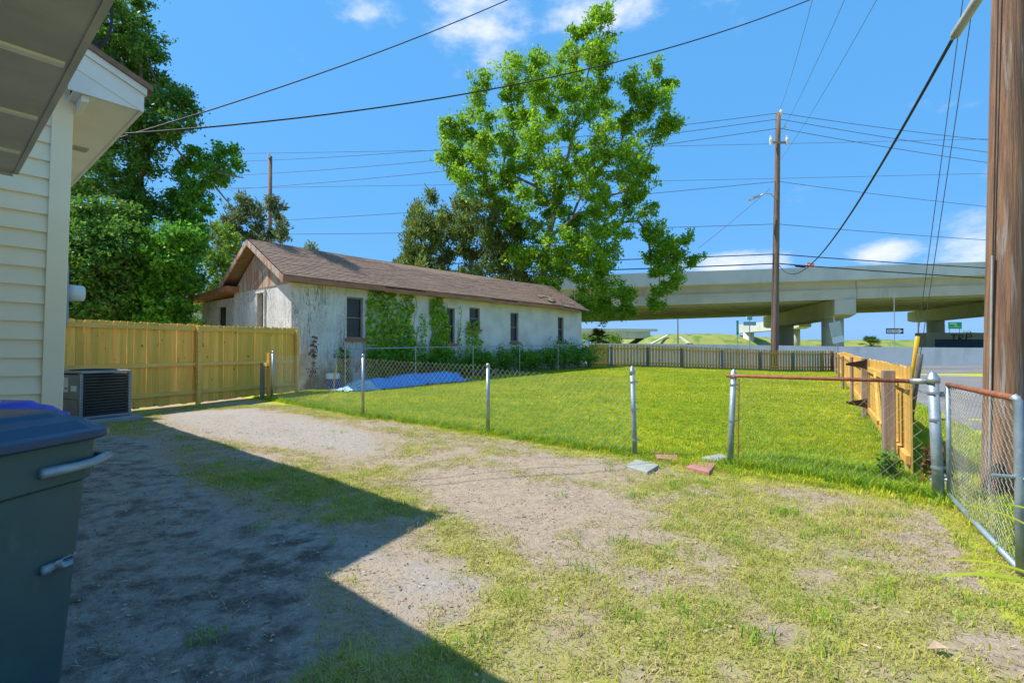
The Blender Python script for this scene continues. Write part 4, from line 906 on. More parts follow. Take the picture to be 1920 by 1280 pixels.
MB().tube([(-.9, .1, 0), (-.9, .1, q.z + .5)], .08, 8).build('post', 'galvanised', hw); MB().tube([(.9, .1, 0), (.9, .1, q.z + .5)], .08, 8).build('post', 'galvanised', hw)
q = survey(1521, 497, 52); osn = thing('roadwork_sign', (q.x, q.y, zt(q.x) - 1.0), 'small orange roadwork sign on top of the overpass', 'sign', local=True)
zz = q.z - (zt(q.x) - 1.0)
MB().box((0, 0, zz), (.72, .03, .5), mtx=Matrix.Rotation(.15, 3, 'Y')).build('panel', 'sign_orange', osn); MB().box((-.1, -.02, zz), (.3, .02, .2)).build('patch', 'sign_white', osn); MB().box((0, .05, zz / 2 - .05), (.06, .06, zz + .1)).build('leg', 'galvanised', osn)
for x, z, lab in ((1271, 9, 'tall thin steel post in front of the embankment'), (1722, 12, 'slim steel light pole beyond the one way sign'), (1742, 11, 'grey steel light pole next to the crash wall'), (1487, 10, 'thin steel post between the bridge columns')):
    q = survey(x, 640, 82); q.z = 0; tag(MB().tube([q, q + Vector((0, 0, z))], [.14, .09], 8).build('steel_post', 'galvanised', off=q), lab, 'post')

# ---------------------------------------------------------------- small things in the yard
def paver(pts, m, label, grp):
    n = len(pts); c = Vector((sum(p[0] for p in pts) / n, sum(p[1] for p in pts) / n, 0)); b = MB()
    b.add([(x, y, -.02) for x, y in pts] + [(x, y, .042 + random.uniform(-.005, .005)) for x, y in pts], [tuple(reversed(range(n))), tuple(range(n, 2 * n))] + [(i, (i + 1) % n, n + (i + 1) % n, n + i) for i in range(n)])
    tag(b.build('stepping_stone', m, off=c, bevel=.008), label, 'paver', grp)
def gp(px, py): d = 1344 / (py - 656); return ((px - 960) / 960 * d, d)
paver([gp(1171, 877), gp(1213, 890), gp(1235, 877), gp(1192, 866)], 'grey_paver', 'cracked grey stepping stone just outside the fence opening', 'stepping stones')
paver([gp(1225, 852), gp(1232, 864), gp(1272, 866), gp(1268, 853)], 'red_paver', 'dull red stepping stone inside the opening, by the bare post', 'stepping stones')
paver([gp(1285, 880), gp(1328, 890), gp(1342, 873), gp(1300, 870)], 'red_paver', 'dull red stepping stone outside, at the foot of the rusty rail post', 'stepping stones')
paver([gp(1313, 862), gp(1345, 868), gp(1364, 862), gp(1350, 854)], 'grey_paver', 'grey stepping stone half under the grass inside the opening', 'stepping stones')
def rock(p, s, label, m='stone', nm='stone'):
    b = MB(); rng = random.Random(int(p[0] * 100)); rings = []
    for k, (zf, rf_) in enumerate(((-.2, .9), (.25, 1), (.7, .85), (1, .45))):
        rings.append([(p[0] + math.cos(a) * s[0] * rf_ * rng.uniform(.85, 1.1), p[1] + math.sin(a) * s[1] * rf_ * rng.uniform(.85, 1.1), s[2] * zf) for a in np.linspace(0, 2 * math.pi, 9)[:-1]])
    b.rings(rings); tag(b.build(nm, m, off=(p[0], p[1], 0)), label, 'stone')
rock(gp(1490, 876), (.11, .07, .10), 'rough brown stone under the chain link panel')
rock(gp(1590, 886), (.24, .05, .05), 'long flat pale stone sunk in the weeds', 'grey_paver')
rock((4.33, 5.2), (.12, .1, .16), 'lump of broken concrete at the foot of the grey post', 'grey_paver')
co = thing('drink_cooler', (-5.97, 17.1, gzf(-5.97, 17.1)), 'blue drink cooler with white lid against the shack', 'cooler', local=True)
MB().tube([(0, 0, 0), (0, 0, .06), (0, 0, .33), (0, 0, .37)], [.19, .21, .21, .2], 20).build('body', 'cooler_blue', co, smooth=True)
MB().tube([(0, 0, .37), (0, 0, .40), (0, 0, .52), (0, 0, .55), (0, 0, .56)], [.22, .225, .225, .2, .1], 20).build('lid', 'cooler_white', co, smooth=True)
MB().tube([(-.05, -.21, .1), (-.05, -.26, .1)], .02, 8).build('spigot', 'cooler_white', co)
q = al(1.0, .9, 0); tag(MB().tube([q, q + Vector((.03, .02, .5)), q + Vector((.10, .0, .75)), q + Vector((.06, 0, 1.0))], [.03, .028, .025, .02], 7).build('leaning_stick', 'pine_rail', off=q), 'crooked pale stick standing by the cooler', 'stick')
# tarp
A = np.array((-5.55, 16.35)); B = np.array((-1.95, 20.4)); dirt_ = B - A; Lt = np.hypot(*dirt_); dirt_ = dirt_ / Lt; nrt = np.array((dirt_[1], -dirt_[0])); nt_, mt_ = 90, 26
V = []; pal = []
for i in range(nt_):
    for j in range(mt_):
        s = i / (nt_ - 1); t = j / (mt_ - 1) - .5
        wd = 1.2 * (.5 + .5 * math.sin(math.pi * min(1, s * 1.6 + .12))) + .3
        p = A + dirt_ * s * Lt + nrt * t * wd
        hgt = .32 * float(sstep(.5, .1, np.array(abs(t)))) * float(sstep(0, .16, np.array(s))) * float(sstep(1.0, .9, np.array(s))) * (.55 + .75 * float(fbm(np.array(s * 6), np.array(t * 2 + 3))))
        hgt += .09 * float(abs(fbm(np.array(s * 28), np.array(t * 7)) - .5)) * 2 + .03 * float(fbm(np.array(s * 60), np.array(t * 16)))
        V.append((p[0], p[1], gzf(*p) + .03 + hgt * (1 + .2 * float(sstep(.4, .8, np.array(s))))))
I = np.arange(nt_ * mt_).reshape(nt_, mt_); F = np.stack([I[:-1, :-1].ravel(), I[1:, :-1].ravel(), I[1:, 1:].ravel(), I[:-1, 1:].ravel()], 1)
tp = np_mesh('blue_tarp', V, F, 'tarp', off=(-4, 20, 0)); tp.data.materials.append(MATS['tarp_pale'])
tp.data.polygons.foreach_set('material_index', [1 if (f[0] // mt_) < 17 and random.random() < .8 else 0 for f in F]); tp.data.polygons.foreach_set('use_smooth', [True] * len(F))
tag(tp, 'crumpled blue tarp lying along the shack wall', 'tarp')
# ---------------------------------------------------------------- vegetation
def leaf_quads(C, size, aspect=.5, up=0.0, dirs=None, rng=RNG, fold=.0):
    n = len(C); a = rng.normal(size=(n, 3))
    if dirs is not None: a = a * .45 + dirs
    a[:, 2] += up; a /= np.linalg.norm(a, axis=1, keepdims=True)
    b_ = rng.normal(size=(n, 3)); b_ -= a * (a * b_).sum(1, keepdims=True); b_ /= np.linalg.norm(b_, axis=1, keepdims=True)
    s = size * rng.uniform(.6, 1.3, (n, 1)); nr = np.cross(a, b_)
    V = np.stack([C - a * s * .5, C + b_ * s * aspect * .5 + nr * s * .08, C + a * s * .5, C - b_ * s * aspect * .5 + nr * s * .08], 1).reshape(-1, 3)
    return V, np.arange(4 * n).reshape(-1, 4)
def clumps_from_rows(rows, d, dy, step, fill, depth, holes=()):
    """rows: (height plate, [(left, right)...]) outline of a crown -> clump centres in the round"""
    out = []
    ys_ = [r_[0] for r_ in rows]; y = ys_[0]
    while y <= ys_[-1]:
        row = min(rows, key=lambda r_: abs(r_[0] - y))
        for x0, x1 in row[1]:
            wd = (x1 - x0) / 960 * d; x = x0 + step * .35
            while x < x1 - step * .2:
                if random.random() < fill:
                    t = (x - x0) / max(1, x1 - x0); half = min(depth, wd * .5) * math.sqrt(max(0, 1 - (2 * t - 1) ** 2)) 
                    jx, jy = random.uniform(-.4, .4) * step, random.uniform(-.4, .4) * step
                    if not any(math.hypot(x + jx - hx, y + jy - hy) < hr for hx, hy, hr in holes):
                        dd_ = random.uniform(-half, half); p = survey(x + jx, y + jy, d); ax_ = Vector((p.x, p.y, 0)).normalized(); out.append(p + ax_ * dd_ + Vector((0, 0, (p.z - CAMH) * dd_ / d)))
                x += step
        y += dy
    return out
def grow(trunk, clumps, r_tip=.018, r_pow=.5, seg=1.1, down=.9, wob=.12):
    nodes = [Vector(p) for p in trunk]; par = [-1] + list(range(len(trunk) - 1)); load = [0.0] * len(nodes)
    base = nodes[0]
    for c in sorted(clumps, key=lambda q: (q - nodes[len(trunk) // 2]).length):
        best = min(range(1, len(nodes)), key=lambda i: (nodes[i] - c).length + down * max(0, nodes[i].z - c.z + .4 * math.hypot(nodes[i].x - c.x, nodes[i].y - c.y)))
        p = nodes[best]; L_ = (c - p).length; k = max(1, int(L_ / seg)); last = best
        for i in range(1, k + 1):
            t = i / k; q = p.lerp(c, t) + Vector((random.uniform(-1, 1), random.uniform(-1, 1), random.uniform(-.6, .6))) * wob * (1 if i < k else 0) + Vector((0, 0, -.10 * L_ * math.sin(math.pi * t)))
            nodes.append(q); par.append(last); load.append(0); last = len(nodes) - 1
        i = last
        while i != -1: load[i] += 1; i = par[i]
    kids = {}
    for i, p_ in enumerate(par): kids.setdefault(p_, []).append(i)
    rad = [r_tip * max(1, l_) ** r_pow for l_ in load]
    b = MB()
    def walk(start, parent):
        chain_ = [parent] if parent >= 0 else []; i = start
        while True:
            chain_.append(i); ks = kids.get(i, [])
            if not ks: break
            ks = sorted(ks, key=lambda j: -load[j]); todo.extend((j, i) for j in ks[1:]); i = ks[0]
        if len(chain_) > 1:
            rr = [rad[j] for j in chain_]
            if parent >= 0: rr[0] = min(rr[0], rr[1] * 1.15)
            b.tube([nodes[j] for j in chain_], rr, 7 if max(rr) > .06 else 5)
    todo = [(0, -1)]
    while todo: walk(*todo.pop())
    return b
def foliage(clumps, r, n, size, aspect, up=0, sub=6, flat=.75, subr=.38, dirs=None):
    Cs = []; Ds = []
    for c in clumps:
        rr = r * random.uniform(.75, 1.25)
        sc = RNG.normal(size=(sub, 3)); sc = sc / np.linalg.norm(sc, axis=1, keepdims=True) * rr * RNG.uniform(.35, 1, (sub, 1)); sc[:, 2] *= flat
        k = max(1, int(n / sub)); pts = np.repeat(sc, k, 0) + RNG.normal(size=(sub * k, 3)) * rr * subr * np.array([1, 1, flat])
        Cs.append(pts + np.array(c))
        if dirs: dv_ = pts.copy(); dv_[:, 2] = np.abs(dv_[:, 2]) + rr * dirs; Ds.append(dv_ / np.linalg.norm(dv_, axis=1, keepdims=True))
    C = np.concatenate(Cs)
    return leaf_quads(C, size, aspect, up, np.concatenate(Ds) if dirs else None)
def tree(name, base, trunk, clumps, lm, bm, label, cat='tree', r=.9, n=220, size=.26, aspect=.45, group=None, leafkw={}, growkw={}, part='crown'):
    t = thing(name, base, label, cat, group)
    grow(trunk, clumps, **growkw).build('trunk', bm, t, smooth=True)
    V, F = foliage(clumps, r, n, size, aspect, **leafkw); np_mesh(part, V, F, lm, t, off=tuple(base))
    return t

# the big airy tree behind the shack's far end
rows = [(12, [(1124, 1152)]), (40, [(1118, 1156)]), (70, [(1066, 1156)]), (100, [(985, 1150)]), (135, [(945, 1150), (1195, 1265)]), (165, [(885, 912), (945, 1150), (1185, 1278)]), (195, [(880, 1165), (1185, 1270)]),
        (225, [(832, 1270)]), (255, [(822, 1252)]), (285, [(822, 1245)]), (315, [(838, 1240)]), (345, [(860, 1230)]), (375, [(900, 1212)]), (405, [(960, 1195), (1215, 1252)]),
        (435, [(980, 1190), (1208, 1285)]), (465, [(955, 1190), (1210, 1298)]), (495, [(965, 1186), (1200, 1312)]), (525, [(975, 1182), (1208, 1306)]), (552, [(1020, 1190), (1222, 1282)]), (578, [(1085, 1190)]), (600, [(1100, 1172)])]
cl = clumps_from_rows(rows, 34, 24, 28, .9, 4.2, holes=[(1085, 232, 20), (1160, 255, 16), (930, 300, 18), (1015, 330, 16), (1120, 345, 15), (985, 405, 20), (1060, 200, 14)])
TB = (1.9, 34.0, .35)
tree('pecan_tree', TB, [TB, (1.95, 34, 3), (2.05, 34, 6), (2.4, 34, 9), (3.2, 34, 12), (3.9, 34, 15), (4.6, 34, 18), (5.4, 34, 21)], cl, 'leaf_bright', 'bark_pale', 'tall airy bright green tree rising over the shack roof end', n=520, size=.25, aspect=.45, r=.88, leafkw=dict(sub=9, subr=.21, flat=.8), growkw=dict(r_tip=.022, r_pow=.46, wob=.16))
# the cedar behind the roof
rows = [(372, [(798, 822), (848, 876)]), (395, [(786, 830), (840, 960)]), (420, [(768, 975)]), (445, [(772, 990)]), (468, [(742, 752), (762, 1000)]), (492, [(728, 1004)]), (515, [(735, 1006)]), (540, [(800, 1010)])]
cl = clumps_from_rows(rows, 36, 18, 19, .9, 2.6)
CB = (-2.6, 36, .35)
tree('cedar_tree', CB, [CB, (-2.6, 36, 2.5), (-2.7, 36, 5), (-2.9, 36, 8), (-3.2, 36, 11)], cl, 'leaf_cedar', 'bark', 'dark feathery cedar behind the shack roof', n=260, size=.36, aspect=.30, r=.66, leafkw=dict(sub=5, subr=.3, flat=1.0, dirs=.7), growkw=dict(r_tip=.016))
# left: tall oak
rows = [(-60, [(70, 300)]), (-30, [(60, 298)]), (0, [(70, 296)]), (30, [(70, 290)]), (60, [(70, 288)]), (90, [(70, 285)]), (120, [(80, 292)]), (150, [(120, 318)]), (175, [(145, 352)]), (200, [(120, 368)]), (225, [(100, 362)]), (250, [(70, 345)]), (275, [(60, 318)]),
        (300, [(55, 300)]), (330, [(50, 292)]), (360, [(50, 290)]), (390, [(48, 300)]), (420, [(48, 300)])]
cl = clumps_from_rows(rows, 21, 25, 27, .86, 2.6, holes=[(300, 300, 22), (265, 330, 14), (330, 260, 10)])
OB = (-15.2, 21, .2)
tree('oak_tree', OB, [OB, (-15.2, 21, 2.5), (-15.3, 21, 5), (-15.3, 21, 8), (-15.3, 21, 11), (-15.4, 21, 14)], cl, 'leaf_oak', 'bark', 'tall dark green oak overhanging behind the house eave', n=460, size=.165, aspect=.5, r=.62, leafkw=dict(sub=8, subr=.26, flat=.7), growkw=dict(r_tip=.016))
# vine-covered snag
rows = [(288, [(352, 372), (396, 426)]), (305, [(340, 428)]), (325, [(325, 372), (385, 425)]), (345, [(318, 410)]), (370, [(310, 392)]), (395, [(305, 395)]), (420, [(300, 385)]), (450, [(295, 390)]), (480, [(285, 385)]), (510, [(280, 380)])]
cl = clumps_from_rows(rows, 21.5, 19, 19, .85, 1.3)
SB = (-13.6, 21.5, .2)
tree('vine_covered_tree', SB, [SB, (-13.6, 21.5, 2), (-13.5, 21.5, 4), (-13.4, 21.5, 6), (-13.2, 21.5, 8)], cl, 'leaf_vine', 'bark', 'broken tree wrapped in bright green vines beside the oak', n=330, size=.15, aspect=.6, r=.42, leafkw=dict(sub=6, subr=.3), growkw=dict(r_tip=.016))
b = MB()
for p_ in ([(345, 300), (320, 268), (306, 240)], [(400, 320), (440, 330), (455, 332)], [(398, 345), (420, 372), (440, 395)], [(350, 350), (320, 330), (290, 300)]): b.tube([survey(x, y, 21.3) for x, y in p_], [.05, .03, .012], 5)
tag(b.build('dead_branches', 'twig', off=(-13.6, 21.3, 5)), 'bare dead branches sticking out of the vines', 'branches')
# understorey behind the privacy fence
for (x0, x1, y0, d, lm, lab) in ((40, 250, 400, 18.0, 'leaf_oak', 'dark leafy undergrowth bush behind the fence, next to the house'), (225, 370, 440, 18.8, 'leaf_vine', 'dense vine tangled bush behind the fence, next to the shack lean-to'), (30, 372, 500, 21.5, 'leaf_oak', 'shady thicket bush at the foot of the oak')):
    rows = [(y, [(x0 + random.uniform(0, 14), x1 - random.uniform(0, 14))]) for y in range(y0, 640, 26)]
    cl = clumps_from_rows(rows, d, 25, 26, .92, 1.0)
    bx_ = survey((x0 + x1) / 2, 640, d); bx_ = Vector((bx_.x, d, .1))
    tree('thicket_bush', tuple(bx_), [bx_, bx_ + Vector((0, 0, .8)), bx_ + Vector((.1, 0, 1.8)), bx_ + Vector((0, .1, 2.8))], cl, lm, 'bark', lab, 'bush', n=330, size=.165, aspect=.55, r=.52, leafkw=dict(sub=6, subr=.32), growkw=dict(r_tip=.012))
rows = [(y, [(376 + (560 - y) * .05, 452 - abs(500 - y) * .12)]) for y in range(430, 600, 22)]
cl = clumps_from_rows(rows, 29, 21, 20, .9, 1.2); LB = (-16.6, 29, .3)
tree('lime_green_tree', LB, [LB, (-16.6, 29, 1.5), (-16.5, 29, 3), (-16.5, 29, 5)], cl, 'leaf_lime', 'bark', 'small sunlit lime green tree behind the shack lean-to', n=170, size=.2, aspect=.5, r=.55, leafkw=dict(sub=6, subr=.3), growkw=dict(r_tip=.014))
rows = [(372, [(450, 470), (500, 512)]), (392, [(430, 520)]), (412, [(415, 536)]), (432, [(410, 545)]), (452, [(405, 548)]), (475, [(405, 545)]), (500, [(410, 520)]), (530, [(410, 500)])]
cl = clumps_from_rows(rows, 36, 19, 19, .9, 2.0); KB = (-18.3, 36, .3)
tree('cedar_tree', KB, [KB, (-18.3, 36, 3), (-18.2, 36, 6), (-18, 36, 9)], cl, 'leaf_cedar_grey', 'bark', 'grey green cedar half hidden behind the shack gable', n=220, size=.36, aspect=.3, r=.62, leafkw=dict(sub=5, subr=.3, dirs=.6), growkw=dict(r_tip=.016))
cl = clumps_from_rows([(458, [(572, 582)]), (470, [(568, 588)]), (490, [(560, 600)]), (515, [(556, 606)])], 44, 13, 12, 1, .8); QB = (-17.4, 44, .3)
tree('cedar_tree', QB, [QB, (-17.4, 44, 3), (-17.4, 44, 6), (-17.4, 44, 9)], cl, 'leaf_cedar', 'bark', 'small cedar tip poking above the shack ridge', n=90, size=.34, aspect=.24, r=.45, leafkw=dict(sub=4, subr=.3, dirs=.8))

# climbing ivy on the long wall
def ivy(s0, s1, z0, z1, n, size, label, lm='leaf_ivy', edge=.3, proud=.16):
    o0 = al((s0 + s1) / 2, .03, 0); t = thing('climbing_ivy', tuple(o0), label, 'ivy', 'ivy on the shack wall'); C = []
    b = MB()
    for k in range(max(3, int((s1 - s0) * 4))):
        s = random.uniform(s0, s1); zt_ = z1 - random.uniform(0, .9); pts = [al(s + .12 * math.sin(q * 2.3 + k) + .05 * math.sin(q * 7), .03, q) for q in np.linspace(0, zt_, 12)]; b.tube(pts, .009, 4)
    b.build('stems', 'twig', t)
    while len(C) < n:
        s = random.uniform(s0, s1); q = z0 + (z1 - z0) * random.random() ** 1.15; e = min(s - s0, s1 - s); 
        f = float(fbm(np.array(s * 2.2 + 5), np.array(q * 1.7)))
        if f + min(e / edge, 1) * .35 - .18 * (q > z1 - .5) < .50: continue
        p = al(s, .03 + proud * random.random() ** 1.5 * (1.5 - .7 * (q - z0) / (z1 - z0)), q); C.append(tuple(p))
    C = np.array(C); outw = np.tile(np.array([0, 0, -.8]), (len(C), 1))
    V, F = leaf_quads(C, size, .8, 0, outw); np_mesh('leaves', V, F, lm, t, off=tuple(o0))
ivy(2.75, 4.98, .3, 3.62, 2600, .125, 'wide curtain of green ivy right of the large window')
ivy(5.75, 6.85, .3, 3.55, 1500, .12, 'narrow column of ivy climbing to the eave')
ivy(5.15, 5.55, .3, 2.7, 170, .10, 'thin ivy strand between the two thick curtains', edge=.1)
ivy(7.75, 8.75, .3, 2.45, 620, .115, 'low ivy reaching the small high window', edge=.2)
ivy(7.28, 7.5, .3, 3.0, 80, .10, 'sparse ivy shoot between two windows', edge=.1)
ivy(1.62, 2.05, .3, 1.9, 130, .11, 'little ivy sprig under the large window edge', edge=.1)

# weeds and shrubs along the wall
def shrub(p, h, w_, n, size, lm, label, group, nm='wild_shrub', cat='shrub', aspect=.5, stems=7):
    g = gzf(p.x, p.y); base = Vector((p.x, p.y, g)); t = thing(nm, tuple(base), label, cat, group); cl_ = []; b = MB()
    for k in range(stems):
        a = random.uniform(0, 6.28); e = base + Vector((math.cos(a) * w_ * random.uniform(.2, .9), math.sin(a) * w_ * random.uniform(.2, .9), h * random.uniform(.55, 1.0)))
        m_ = base.lerp(e, .5) + Vector((0, 0, h * .12)); b.tube([base + Vector((random.uniform(-.05, .05), random.uniform(-.05, .05), -.03)), m_, e], [.016, .011, .005], 5); cl_ += [e, m_.lerp(e, .4), m_.lerp(base, .35)]
    b.build('stem', 'twig', t)
    V, F = foliage(cl_, w_ * .45, n // len(cl_), size, aspect, sub=4, subr=.4); V[:, 2] = np.maximum(V[:, 2], g + .02); np_mesh('foliage', V, F, lm, t, off=tuple(base))
SHL = ['just right of the large window', 'under the middle of the wide ivy curtain', 'under the thin ivy strand', 'under the narrow ivy column', 'between the narrow ivy column and the high window', 'below the small high window', 'on bare wall right of the high window', 'under the tall narrow window', 'right of the tall narrow window', 'midway between the two narrow windows', 'just left of the last narrow window', 'just right of the last narrow window', 'at the wall end beside the picket fence']
for s, o, h, w_ in ((3.2, .5, 1.5, .6), (4.4, .6, 1.35, .7), (5.5, .55, 1.0, .6), (6.4, .6, 1.2, .6), (7.6, .5, .9, .6), (8.8, .6, 1.1, .7), (9.9, .5, 1.2, .7), (11.0, .6, 1.2, .7), (12.2, .55, 1.1, .7), (13.3, .6, 1.3, .75), (14.5, .6, 1.4, .8), (15.6, .7, 1.3, .85), (16.7, .8, 1.5, .85)):
    shrub(al(s, o, 0), h, w_, 900, .14, 'leaf_shrub', 'weedy green shrub against the shack wall, ' + SHL.pop(0), 'shrubs along the shack wall')
for s, h in ((.55, 1.75), (1.75, 1.5)): shrub(al(s, .35, 0), h, .22, 260, .10, 'leaf_dead', 'dead brown weed standing against the shack, %s' % ('behind the end of the tall fence' if s < 1 else 'beside the drink cooler'), None, 'dead_weed', 'weed', stems=5)
for (x, y, h) in ((4.35, 5.25, .42), (4.0, 5.45, .34)): shrub(Vector((x, y, 0)), h, .16, 260, .06, 'leaf_shrub' if x < 4.2 else 'leaf_dead', 'leafy weed clump at the foot of the fence' if x < 4.2 else 'dry brown weed tangle beside the blue grey gate post', None, 'weed_clump', 'weed')
# twig litter and shoots on the roof end
C = []; o0 = al(15.6, 0, 4.2)
b = MB()
for k in range(46):
    s = random.uniform(14.0, 16.8); f = random.uniform(.05, .9); p = al(s, .38 - f * 2.7, 0); p.z = 3.62 + 1.5 * f + .05; q = p + Vector((random.uniform(-.4, .4), random.uniform(-.4, .4), random.uniform(.0, .35))); b.tube([p, p.lerp(q, .5) + Vector((0, 0, .08)), q], [.012, .009, .005], 4)
tag(b.build('fallen_twigs', 'twig', off=o0), 'tangle of fallen dead twigs on the shack roof end', kind='stuff')

# palms far off
def palm(p, h, r, label, nf=26):
    t = thing('fan_palm', tuple(p), label, 'palm'); MB().tube([p, p + Vector((0, 0, h))], [r * .14, r * .11], 8).build('trunk', 'bark_pale', t)
    b = MB(); c = p + Vector((0, 0, h))
    for k in range(nf):
        a = k * 2.4; el = random.uniform(-.35, 1.3); d = Vector((math.cos(a) * math.cos(el), math.sin(a) * math.cos(el), math.sin(el))); e = c + d * r * random.uniform(.45, .6); b.tube([c, e], .03, 3)
        sd2 = d.cross(Vector((0, 0, 1))); sd2 = sd2.normalized() if sd2.length > .01 else Vector((1, 0, 0)); up2 = sd2.cross(d)
        for j in range(9):
            g = (j - 4) * .3; f = (d * math.cos(g) + sd2 * math.sin(g)).normalized(); tip = e + f * r * .5 + Vector((0, 0, -.08 * r)); wv = f.cross(up2).normalized() * r * .045; m_ = e.lerp(tip, .45)
            b.add([e, m_ + wv, tip, m_ - wv], [(0, 1, 2, 3)])
    b.build('fronds', 'leaf_palm', t)
q = survey(1633, 640, 84); palm(Vector((q.x, 84, 0)), 2.1, 2.0, 'bushy fan palm in front of the embankment, right of the tilted sign', 40)
q = survey(1292, 640, 90); palm(Vector((q.x, 90, 0)), 1.6, 1.3, 'small dark fan palm against the embankment', 22)
q = survey(1122, 640, 60); palm(Vector((q.x, 60, 0)), 2.6, 1.6, 'shaggy fan palm under the drooping tree branches', 30)
for px1, px2, yt, d, lab in ((1092, 1160, 628, 88, 'low green bush beneath the ramp bridge'), (1150, 1172, 632, 86, 'round green bush beside the embankment foot'), (1808, 1832, 622, 100, 'light green bush behind the crash wall')):
    q = survey((px1 + px2) / 2, 640, d); rows = [(y, [(px1, px2)]) for y in range(yt + 3, 656, 8)]; cl = clumps_from_rows(rows, d, 8, 9, 1, 1.0); bb = Vector((q.x, d, 0))
    tree('bush', tuple(bb), [bb, bb + Vector((0, 0, .6)), bb + Vector((0, 0, 1.4)), bb + Vector((0, 0, 2.2))], cl, 'leaf_lime', 'bark', lab, 'bush', n=70, size=.35, aspect=.6, r=.7)

# strap leaved plant by the corner
sp = thing('strap_leaf_plant', (2.62, 1.95, 0), 'clump of long arching yellow green strap leaves', 'plant')
for (tx, ty, tz, hz_, wd) in ((1.76, 2.17, .44, .62, .034), (1.90, 2.30, .46, .60, .026), (2.02, 2.05, .30, .60, .028), (2.2, 2.6, .62, .75, .016), (3.3, 2.3, .4, .8, .02), (3.0, 1.3, .4, .8, .02), (2.6, 2.9, .5, .85, .018), (2.1, 1.5, .5, .8, .02), (3.4, 1.8, .6, .9, .02)):
    a = Vector((2.62, 1.95, 0)); e = Vector((tx, ty, tz)); c = a.lerp(e, .45); c.z = hz_; V = []; n = 14
    sdv = (e - a).cross(Vector((0, 0, 1))).normalized()
    b = MB(); rows = []
    for i in range(n):
        t = i / (n - 1); p = a * (1 - t) ** 2 + c * 2 * t * (1 - t) + e * t * t; w2 = wd * (1 - t) ** .6 * (.5 + .9 * min(1, t * 4)); rows.append((p - sdv * w2, p + Vector((0, 0, -w2 * .5)), p + sdv * w2))
    for i in range(n - 1): b.add([*rows[i], *rows[i + 1]], [(0, 1, 4, 3), (1, 2, 5, 4)])
    b.build('leaf', 'leaf_strap', sp, smooth=True)

# ---------------------------------------------------------------- grass
def tuft(name, m, n, rad, h, wd, lean=.5, hj=.5):
    b = MB()
    for k in range(n):
        a = random.uniform(0, 6.28); r_ = rad * math.sqrt(random.random()); p = Vector((math.cos(a) * r_, math.sin(a) * r_, -.005)); az = random.uniform(0, 6.28); hh = h * random.uniform(1 - hj, 1 + hj * .6)
        d = Vector((math.cos(az), math.sin(az), 0)) * hh * lean * random.uniform(.3, 1.4); s = Vector((-math.sin(az), math.cos(az), 0)) * wd * random.uniform(.7, 1.2) / 2
        m1 = p + d * .35 + Vector((0, 0, hh * .6)); tip = p + d + Vector((0, 0, hh * random.uniform(.75, 1.0)))
        b.add([p - s, p + s, m1 + s * .8, m1 - s * .8, tip], [(0, 1, 2, 3), (3, 2, 4)])
    me = bpy.data.meshes.new(name); me.from_pydata(b.v, [], b.f); me.materials.append(MATS[m]); return bpy.data.objects.new(name, me)
def scatter(name, P, tufts, label, smin, smax, kind='stuff'):
    col = bpy.data.collections.new(name + '_source')
    for t in tufts: col.objects.link(t)
    me = bpy.data.meshes.new(name); me.vertices.add(len(P)); me.vertices.foreach_set('co', np.asarray(P, dtype=np.float32).ravel())
    o = bpy.data.objects.new(name, me); COL.objects.link(o); tag(o, label, kind=kind)
    g = bpy.data.node_groups.new(name, 'GeometryNodeTree'); g.interface.new_socket('Geometry', in_out='INPUT', socket_type='NodeSocketGeometry'); g.interface.new_socket('Geometry', in_out='OUTPUT', socket_type='NodeSocketGeometry')
    n = g.nodes; l = g.links; gi = n.new('NodeGroupInput'); go = n.new('NodeGroupOutput'); ci = n.new('GeometryNodeCollectionInfo'); ci.inputs['Collection'].default_value = col; ci.inputs['Separate Children'].default_value = True; ci.inputs['Reset Children'].default_value = True
    ip = n.new('GeometryNodeInstanceOnPoints'); ip.inputs['Pick Instance'].default_value = True
    rv = n.new('FunctionNodeRandomValue'); rv.data_type = 'FLOAT_VECTOR'; rv.inputs[0].default_value = (-.12, -.12, 0); rv.inputs[1].default_value = (.12, .12, 6.283)
    rs = n.new('FunctionNodeRandomValue'); rs.data_type = 'FLOAT'; rs.inputs[2].default_value = smin; rs.inputs[3].default_value = smax; rs.inputs['Seed'].default_value = 5
    ri = n.new('FunctionNodeRandomValue'); ri.data_type = 'INT'; ri.inputs[4].default_value = 0; ri.inputs[5].default_value = len(tufts) - 1; ri.inputs['Seed'].default_value = 9
    l.new(gi.outputs[0], ip.inputs['Points']); l.new(ci.outputs[0], ip.inputs['Instance']); l.new(rv.outputs[0], ip.inputs['Rotation']); l.new(rs.outputs[1], ip.inputs['Scale']); l.new(ri.outputs[2], ip.inputs['Instance Index']); l.new(ip.outputs[0], go.inputs[0])
    md = o.modifiers.new('scatter', 'NODES'); md.node_group = g; return o
def sample(x0, x1, y0, y1, dens):
    n = int((x1 - x0) * (y1 - y0) * dens); x = RNG.uniform(x0, x1, n); y = RNG.uniform(y0, y1, n); k = np.abs(x) < y * 1.06 + .9; return x[k], y[k]
def zed(x, y): return gz(x, y) + np.where((np.abs(x) < 11) & (y < 14) & (y > 0), (fbm(x * 1.3, y * 1.3, 5) - .5) * .05, 0)
Nw = np.array((-7.2, 16.7)); ua = np.array((U.x, U.y)); va = np.array((VV.x, VV.y))
